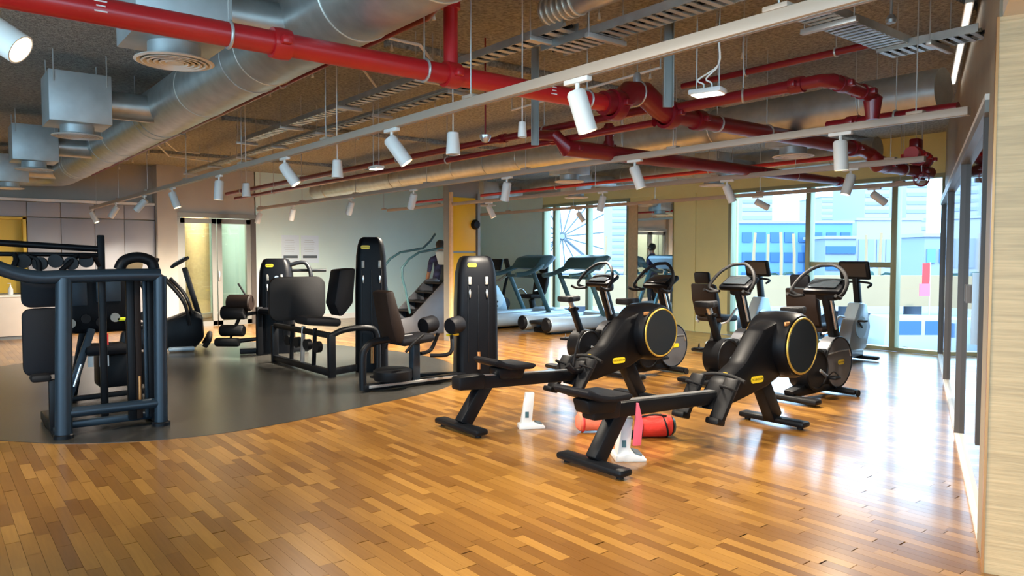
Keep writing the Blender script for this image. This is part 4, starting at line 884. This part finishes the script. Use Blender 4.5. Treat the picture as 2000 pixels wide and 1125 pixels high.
# ---- cross trainer
ct2 = thing('cross_trainer', 'black elliptical cross trainer with tilted console by the glass doors', 'cross trainer', (2.75, 11.95, 0), -.25)
MB().prism([(-.55, .06), (.50, .05), (.62, .20), (.60, .55), (.45, .62), (.15, .50), (-.5, .34)], -.22, .22, .05).build('body', 'frame_black', ct2)
MB().box((.30, 0, .05), (.36, .62, .06), bev=.025).build('front_foot', 'blue_white', ct2); MB().box((-.45, 0, .04), (.12, .6, .06), bev=.025).build('rear_foot', 'black_plastic', ct2)
MB().beam((.56, 0, .5), (.36, 0, 1.26), .07, .08, .02).build('console_column', 'frame_black', ct2); c = MB().box((.30, 0, 1.34), (.30, .40, .05), rot=(0, -.55, 0), bev=.02).build('console', 'black_plastic', ct2); MB().box((.29, 0, 1.372), (.2, .3, .01), rot=(0, -.55, 0)).build('display', 'screen', c)
for sy in (-1, 1):
    MB().tube([(.42, sy * .28, .40), (.34, sy * .30, .75), (.10, sy * .30, 1.08), (-.06, sy * .27, 1.2), (.0, sy * .25, 1.40)], .024, 10, smooth=5).build('swing_handle', 'black_rubber', ct2)
    MB().tube([(.46, sy * .24, .55), (.36, sy * .25, .85), (.16, sy * .22, 1.10)], .022, 8, smooth=4).build('fixed_handle', 'frame_black', ct2)
    MB().box((-.15, sy * .16, .40), (.42, .16, .05), rot=(0, .1 * sy, 0), bev=.02).build('pedal', 'black_plastic', ct2)
MB().tube([(.62, -.2, .06), (.68, -.2, .16), (.70, 0, .24), (.68, .2, .16), (.62, .2, .06)], .04, 10, smooth=4).build('rear_bumper', 'black_rubber', ct2)

# ---- stair climber and the person behind
sc = thing('stair_climber', 'grey stair climber with tall dark green rails left of the yellow column', 'stair climber', (7.18, 11.82, 0), 0.0)
MB().prism([(-.62, 0), (.70, 0), (.70, .95), (.62, 1.0), (.40, .98), (-.32, .34), (-.62, .30)], -.36, -.30, .012).build('side_panel', 'disc_grey', sc); MB().prism([(-.62, 0), (.70, 0), (.70, .95), (.62, 1.0), (.40, .98), (-.32, .34), (-.62, .30)], .30, .36, .012).build('side_panel', 'disc_grey', sc)
for k in range(5): MB().box((-.36 + .2 * k, 0, .26 + .165 * k), (.24, .58, .035), bev=.008).build('step', 'black_rubber', sc); MB().box((-.27 + .2 * k, 0, .17 + .165 * k), (.02, .58, .15)).build('riser', 'pad_brown', sc, smooth=False)
for sy in (-1, 1): MB().tube([(-.36, sy * .34, .40), (-.46, sy * .34, .85), (-.52, sy * .34, 1.22), (-.16, sy * .34, 1.50), (.34, sy * .34, 1.58), (.62, sy * .34, 1.86)], .022, 10, smooth=2).build('handrail', 'teal', sc)
MB().beam((.62, 0, .9), (.70, 0, 1.35), .3, .1, .02).build('console_column', 'frame_black', sc); MB().box((.60, 0, 1.40), (.10, .42, .28), rot=(0, -.3, 0), bev=.03).build('console', 'blue_white', sc)
# person: continuous skinned body
def person(loc, rz):
    t = thing('person', 'person in a dark patterned shirt standing partly behind the yellow column', 'person', loc, rz)
    V = [((0, 0, .95), .155, .115), ((0, 0, 1.15), .145, .10), ((0, .01, 1.34), .175, .11), ((0, 0, 1.44), .12, .08), ((0, .01, 1.51), .052, .055), ((0, .02, 1.56), .058, .064), ((0, .03, 1.64), .078, .094), ((0, .02, 1.71), .062, .078)]
    E = [(i, i + 1) for i in range(7)]
    def ch(root, pts):
        p = root
        for c, r in pts:
            V.append((c, r, r)); E.append((p, len(V) - 1)); p = len(V) - 1
    for s in (-1, 1):
        ch(0, [((s * .10, 0, .88), .095), ((s * .105, .02, .50), .062), ((s * .11, .0, .28), .054), ((s * .115, -.01, .08), .040), ((s * .12, .06, .045), .042), ((s * .125, .16, .035), .034)])
        ch(2, [((s * .20, 0, 1.38), .058), ((s * .25, .0, 1.12), .044), ((s * .25, .12, .92), .034), ((s * .24, .20, .87), .026), ((s * .235, .26, .85), .020)])
    me = bpy.data.meshes.new('body'); me.from_pydata([v[0] for v in V], E, [])
    o = bpy.data.objects.new('body', me); COL.objects.link(o)
    md = o.modifiers.new('skin', 'SKIN')
    for i, v in enumerate(V): me.skin_vertices[0].data[i].radius = (v[1], v[2]); me.skin_vertices[0].data[i].use_root = (i == 0)
    o.modifiers.new('sub', 'SUBSURF').levels = 2
    dg = bpy.context.evaluated_depsgraph_get(); m2 = bpy.data.meshes.new_from_object(o.evaluated_get(dg)); bpy.data.objects.remove(o)
    for k in ('shirt', 'trousers', 'skin'): m2.materials.append(MATS[k])
    for p in m2.polygons:
        c = p.center
        p.material_index = 2 if (c.z > 1.49 or (abs(c.x) > .19 and c.z < 1.12 and c.z > .7)) else (1 if c.z < .96 else 0); p.use_smooth = True
    mn = min(v.co.z for v in m2.vertices)
    for v in m2.vertices: v.co.z -= mn
    o = bpy.data.objects.new('body', m2); COL.objects.link(o); o.parent = t
    for s in (-1, 1):
        for k in range(4): MB().tube([(s * (.215 + .016 * k), .25, .855 - mn), (s * (.213 + .016 * k), .30, .842 - mn), (s * (.215 + .016 * k), .325 - .008 * abs(k - 1), .815 - mn)], [.010, .009, .007], 6).build('finger', 'skin', t)
        MB().tube([(s * .215, .22, .865 - mn), (s * .19, .25, .86 - mn), (s * .185, .28, .845 - mn)], [.011, .010, .008], 6).build('thumb', 'skin', t)
    hr = MB().lathe([(.0, .10), (.05, .095), (.085, .06), (.096, .0), (.085, -.05), (.06, -.08)], (0, .01, 1.655 - mn), (0, -.35, 1), 20).build('hair', 'hair', t)
    for s in (-1, 1):
        MB().lathe([(0, 0), (.012, 0), (.014, .02), (0, .025)], (s * .035, .10, 1.645 - mn), (0, 1, 0), 10).build('eye', 'white_card', t)
        MB().box((s * .085, .02, 1.63 - mn), (.015, .03, .055), bev=.006).build('ear', 'skin', t)
    MB().tube([(0, .115, 1.65 - mn), (0, .14, 1.615 - mn), (0, .12, 1.605 - mn)], [.008, .013, .01], 8).build('nose', 'skin', t); MB().box((0, .115, 1.58 - mn), (.045, .012, .012), bev=.005).build('mouth', 'label_red', t)
    return t
q = P(861, 638); person((q.x, q.y, 0), -YAW + .5)

# ---- treadmills
def make_treadmill(label):
    t = thing('treadmill', label, 'treadmill', (0, 0, 0), 0, 'treadmills')
    MB().tube([(.0, -.34, .18), (.02, -.34, .18), (1.95, -.34, .17), (2.0, -.34, .17)], [.12, .14, .13, .10], 20).build('side_rail', 'blue_white', t); MB().tube([(.0, .34, .18), (.02, .34, .18), (1.95, .34, .17), (2.0, .34, .17)], [.12, .14, .13, .10], 20).build('side_rail', 'blue_white', t)
    for sy in (-1, 1): MB().lathe([(0, -.03), (.10, -.03), (.135, 0), (.135, .02)], (-.01, sy * .34, .18), (1, 0, 0), 20).build('end_cap', 'black_plastic', t)
    MB().box((1.0, 0, .20), (1.9, .60, .06), bev=.02).build('running_belt', 'black_rubber', t); MB().box((1.75, 0, .22), (.42, .78, .24), bev=.09).build('motor_hood', 'blue_white', t)
    MB().box((1.0, 0, .05), (1.6, .5, .09)).build('underframe', 'frame_black', t, smooth=False)
    for sy in (-1, 1):
        MB().beam((1.45, sy * .40, .20), (.98, sy * .40, 1.10), .06, .09, .02).build('upright', 'teal', t)
        MB().tube([(.55, sy * .38, 1.06), (.80, sy * .40, 1.08), (1.05, sy * .40, 1.16), (1.3, sy * .34, 1.26)], [.045, .045, .05, .055], 14, smooth=4).build('handrail', 'teal', t)
    c = MB().prism([(1.02, 1.18), (1.30, 1.16), (1.60, 1.42), (1.52, 1.46), (1.20, 1.40)], -.40, .40, .05).build('console', 'teal', t)
    MB().box((1.20, 0, 1.315), (.012, .56, .22), rot=(0, .82, 0)).build('display', 'screen', c); MB().prism([(1.34, 1.14), (1.66, 1.38), (1.62, 1.44), (1.30, 1.20)], -.36, .36, .02).build('console_back', 'blue_white', c)
    MB().cyl((.98, -.40, 1.02), (.98, .40, 1.02), .03, n=12).build('cross_bar', 'teal', t)
    return t
tm = make_treadmill('pale blue treadmill before the far window'); tm.location = (8.78, 10.34, 0)
t2 = dup(tm, (8.62, 11.75, 0), 0, 'second pale blue treadmill, partly hidden, nearer the cream end wall')
# ---- small upright bike near the end wall
sb = thing('studio_bike', 'thin dark exercise bike with tall screen at the pale end wall', 'exercise bike', (10.66, 13.85, 0), -.5)
MB().beam((-.3, -.3, .03), (-.3, .3, .03), .06, .05, .01).build('rear_foot', 'black_plastic', sb); MB().beam((.4, -.3, .03), (.4, .3, .03), .06, .05, .01).build('front_foot', 'black_plastic', sb)
MB().tube([(-.3, 0, .05), (-.05, 0, .25), (.4, 0, .05)], .025, 8, smooth=3).build('lower_frame', 'frame_black', sb); MB().tube([(.05, 0, .22), (.14, 0, .7), (.22, 0, 1.02)], .035, 10).build('column', 'frame_black', sb)
MB().tube([(-.05, 0, .25), (-.18, 0, .62)], .025, 8).build('seat_tube', 'silver', sb); MB().box((-.2, 0, .65), (.26, .18, .06), bev=.025).build('saddle', 'blue_white', sb)
MB().box((.2, 0, 1.22), (.06, .40, .30), rot=(0, -.25, 0), bev=.02).build('screen_unit', 'pad_brown', sb); MB().box((.14, 0, 1.03), (.2, .44, .03), bev=.01).build('screen_shelf', 'black_plastic', sb)
MB().tube([(.2, .22, .98), (.0, .24, .85), (-.08, .22, .88)], .012, 8, smooth=4).build('handle', 'silver', sb); MB().tube([(.2, -.22, .98), (.0, -.24, .85), (-.08, -.22, .88)], .012, 8, smooth=4).build('handle', 'silver', sb)
MB().cyl((.1, -.06, .3), (.1, .06, .3), .16, n=24).build('flywheel', 'disc_grey', sb)

# ================================================================== OUTSIDE
GZ = -3.2
struct(MB().box((260, 120, GZ - .25), (497, 700, .5)).build('floor_outside', 'out_ground', smooth=False))
def outp(px, py, zc):    # point seen at a pixel, zc metres deep
    d = ray(px, py); return _C + d * zc
def facing_box(name, label, cat, x0, x1, ytop, zc, m, depth=14, base=GZ, bands=0, group=None, bm='out_deep', cols=0):
    a = outp(x0, ytop, zc); b = outp(x1, ytop, zc); w = (b - a).length; c = (a + b) / 2; h = c.z - base
    t = thing(name, label, cat, (c.x, c.y, base), -YAW, group)
    MB().box((0, depth / 2, h / 2), (w, depth, h)).build('mass', m, t, smooth=False)
    for k in range(bands):
        zz = h * (k + .7) / (bands + .4)
        if cols:
            for j in range(cols): MB().box((-w / 2 + w * (j + .5) / cols, -.05, zz), (w / cols * .66, .25, h / bands * .42)).build('window', bm, t, smooth=False)
        else: MB().box((0, -.05, zz), (w * .96, .25, h / bands * .40)).build('window_band', bm, t, smooth=False)
    MB().box((0, depth / 2, h + .15), (w + .4, depth + .4, .35)).build('parapet', 'out_white', t, smooth=False)
    return t
facing_box('building', 'low blue-glass podium building with white roof edge opposite the wide window', 'building', 1445, 1665, 436, 95, 'out_blue', 30, bands=3, cols=8)
facing_box('building', 'smaller round-cornered blue pavilion in front of the podium', 'building', 1612, 1672, 466, 88, 'out_pale', 6, bands=3)
facing_box('building', 'pale ribbed hall behind the window mullion', 'building', 1674, 1800, 430, 110, 'out_white', 30, bands=1, cols=7, bm='out_pale')
facing_box('building', 'pale block at the right window pane', 'building', 1806, 1880, 462, 72, 'out_pale', 6, bands=2, cols=3, bm='out_blue')
for x0, x1, yt, zc, lb in ((1450, 1510, 335, 210, 'tall pale tower beside the cream pier'), (1605, 1640, 385, 260, 'slim pale tower in the haze behind the podium'), (1690, 1738, 340, 200, 'tall pale tower with balconies behind the mullion'), (1772, 1812, 318, 260, 'tall pale tower with balconies in the right pane')):
    facing_box('tower_block', lb, 'building', x0, x1, yt, zc, 'out_white', 20, bands=12, group='towers in the haze', bm='out_pale')
facing_box('tower_block', 'blue glass tower next to the pale end wall', 'building', 1030, 1064, 448, 190, 'out_blue', 20, bands=8, bm='out_pale')
facing_box('tower_block', 'pale tower seen through the right pane of the far window', 'building', 1195, 1250, 398, 230, 'out_white', 20, bands=10, bm='out_pale')
facing_box('building', 'low pale terrace building behind the treadmills', 'building', 1060, 1240, 534, 120, 'out_pale', 20, bands=2, cols=9, bm='out_blue')
# wheel
c = outp(1098, 462, 320); fw = thing('ferris_wheel', 'huge thin-spoked observation wheel seen through the far window', 'ferris wheel', c, -YAW)
MB().ring((0, 0, 0), (0, 1, 0), 27, .5, 64, 6).build('rim', 'out_blue', fw); MB().lathe([(0, -1.2), (1.1, -1.2), (1.1, 1.2), (0, 1.2)], (0, 0, 0), (0, 1, 0), 16).build('hub', 'out_pale', fw)
for k in range(16): MB().cyl((0, 0, 0), (27 * cos(k * pi / 8 + .1), 0, 27 * sin(k * pi / 8 + .1)), .34, n=6).build('spoke', 'print_grey', fw)
for sx in (-1, 1): MB().cyl((0, 0, 0), (sx * 15, 4, GZ - c.z), .7, n=8).build('support_leg', 'out_pale', fw)
for k in range(24): MB().box((28.2 * cos(k * pi / 12), 0, 28.2 * sin(k * pi / 12)), (1.6, 1.4, 1.4), bev=.3).build('cabin', 'out_white', fw)
# raised road deck with piers
dk = thing('road_deck', 'sand coloured raised road deck on round piers outside', 'bridge', (0, 0, 0))
a = outp(1000, 570, 38); MB().box((0, 9, 0), (120, 18, .9)).build('deck', 'out_sand', dk, smooth=False).location = (0, 0, -.75)
dk.location = (outp(1600, 560, 38).x, outp(1600, 560, 38).y, 0); dk.rotation_euler = (0, 0, -YAW)
MB().box((0, .15, .05), (120, .25, .7)).build('parapet', 'out_sand', dk, smooth=False)
for xx in (-36, -28, -20, -12, -4, 2.6, 6.2, 12): MB().cyl((xx, 2.5, GZ), (xx, 2.5, -1.15), .45, n=18).build('pier', 'out_pale', dk)
# vehicles under the deck
def car(px, zc, van, label, m='out_car'):
    q = outp(px, 650, zc); t = thing('van' if van else 'parked_car', label, 'car', (q.x, q.y, GZ), -YAW, 'vehicles below the deck')
    prof = [(-2.2, .35), (2.2, .35), (2.25, .9), (1.7, 1.1), (1.2, 1.9), (-2.1, 1.95), (-2.25, .9)] if van else [(-2.1, .3), (2.1, .3), (2.15, .75), (1.3, .9), (.75, 1.4), (-.9, 1.42), (-1.6, .95), (-2.1, .85)]
    b = MB().prism(prof, -.85, .85, .06).build('body', m, t)
    hi = 1.8 if van else 1.34
    for x0, x1 in (((-1.9, -.6), (-.5, .9)) if van else ((-.95, -.1), (0, .75))): MB().box(((x0 + x1) / 2, -.86, (hi + (1.15 if van else .98)) / 2), (x1 - x0 - .08, .03, hi - (1.2 if van else 1.0))).build('side_window', 'out_glass', t, smooth=False)
    for xx in (-1.35, 1.35):
        for sy in (-1, 1): MB().cyl((xx, sy * .70, .33), (xx, sy * .88, .33), .33, n=18).build('wheel', 'out_tyre', t)
car(1806, 33, True, 'white van parked under the deck by the right pane'); car(1708, 36, False, 'blue-grey parked car under the deck beside the mullion', 'out_blue'); car(1120, 44, False, 'pale parked car seen low through the far window'); car(1660, 42, False, 'pale parked car behind the bikes')
# palms / shrubs and banner
for i, (px, zc) in enumerate(((1470, 60), (1500, 64), (1528, 58), (1552, 62), (1690, 66), (1715, 60), (1180, 70), (1220, 66))):
    q = outp(px, 545, zc); t = thing('palm_tree', 'pale green palm on the promenade ' + ('before the podium building' if i < 4 else 'before the ribbed hall' if i < 6 else 'beyond the far window'), 'tree', (q.x, q.y, -.3), i, 'promenade palms')
    MB().tube([(0, 0, -2.9), (0, 0, 0), (.1, 0, 1.8)], .12, 8).build('trunk', 'out_sand', t)
    for k in range(9):
        an = k * 2 * pi / 9; MB().prism([(0, 0), (.5, .35), (1.2, .3), (1.9, -.4), (1.2, .12), (.5, .15)], -.14, .14).build('frond', 'out_leaf', t, smooth=False)
        f = t.children[-1]; f.location = (.1, 0, 1.75); f.rotation_euler = (0, 0, an)
q = outp(1808, 560, 36); t = thing('banner', 'narrow red and pink banner on the promenade', 'banner', (q.x, q.y, 0), -YAW)
MB().box((0, 0, .55), (.34, .06, 1.0)).build('upper_cloth', 'label_red', t, smooth=False); MB().box((-.05, 0, -.25), (.5, .06, .6)).build('lower_cloth', 'pink', t, smooth=False); MB().cyl((.20, 0, GZ), (.20, 0, 1.1), .03, n=8).build('pole', 'steel', t)
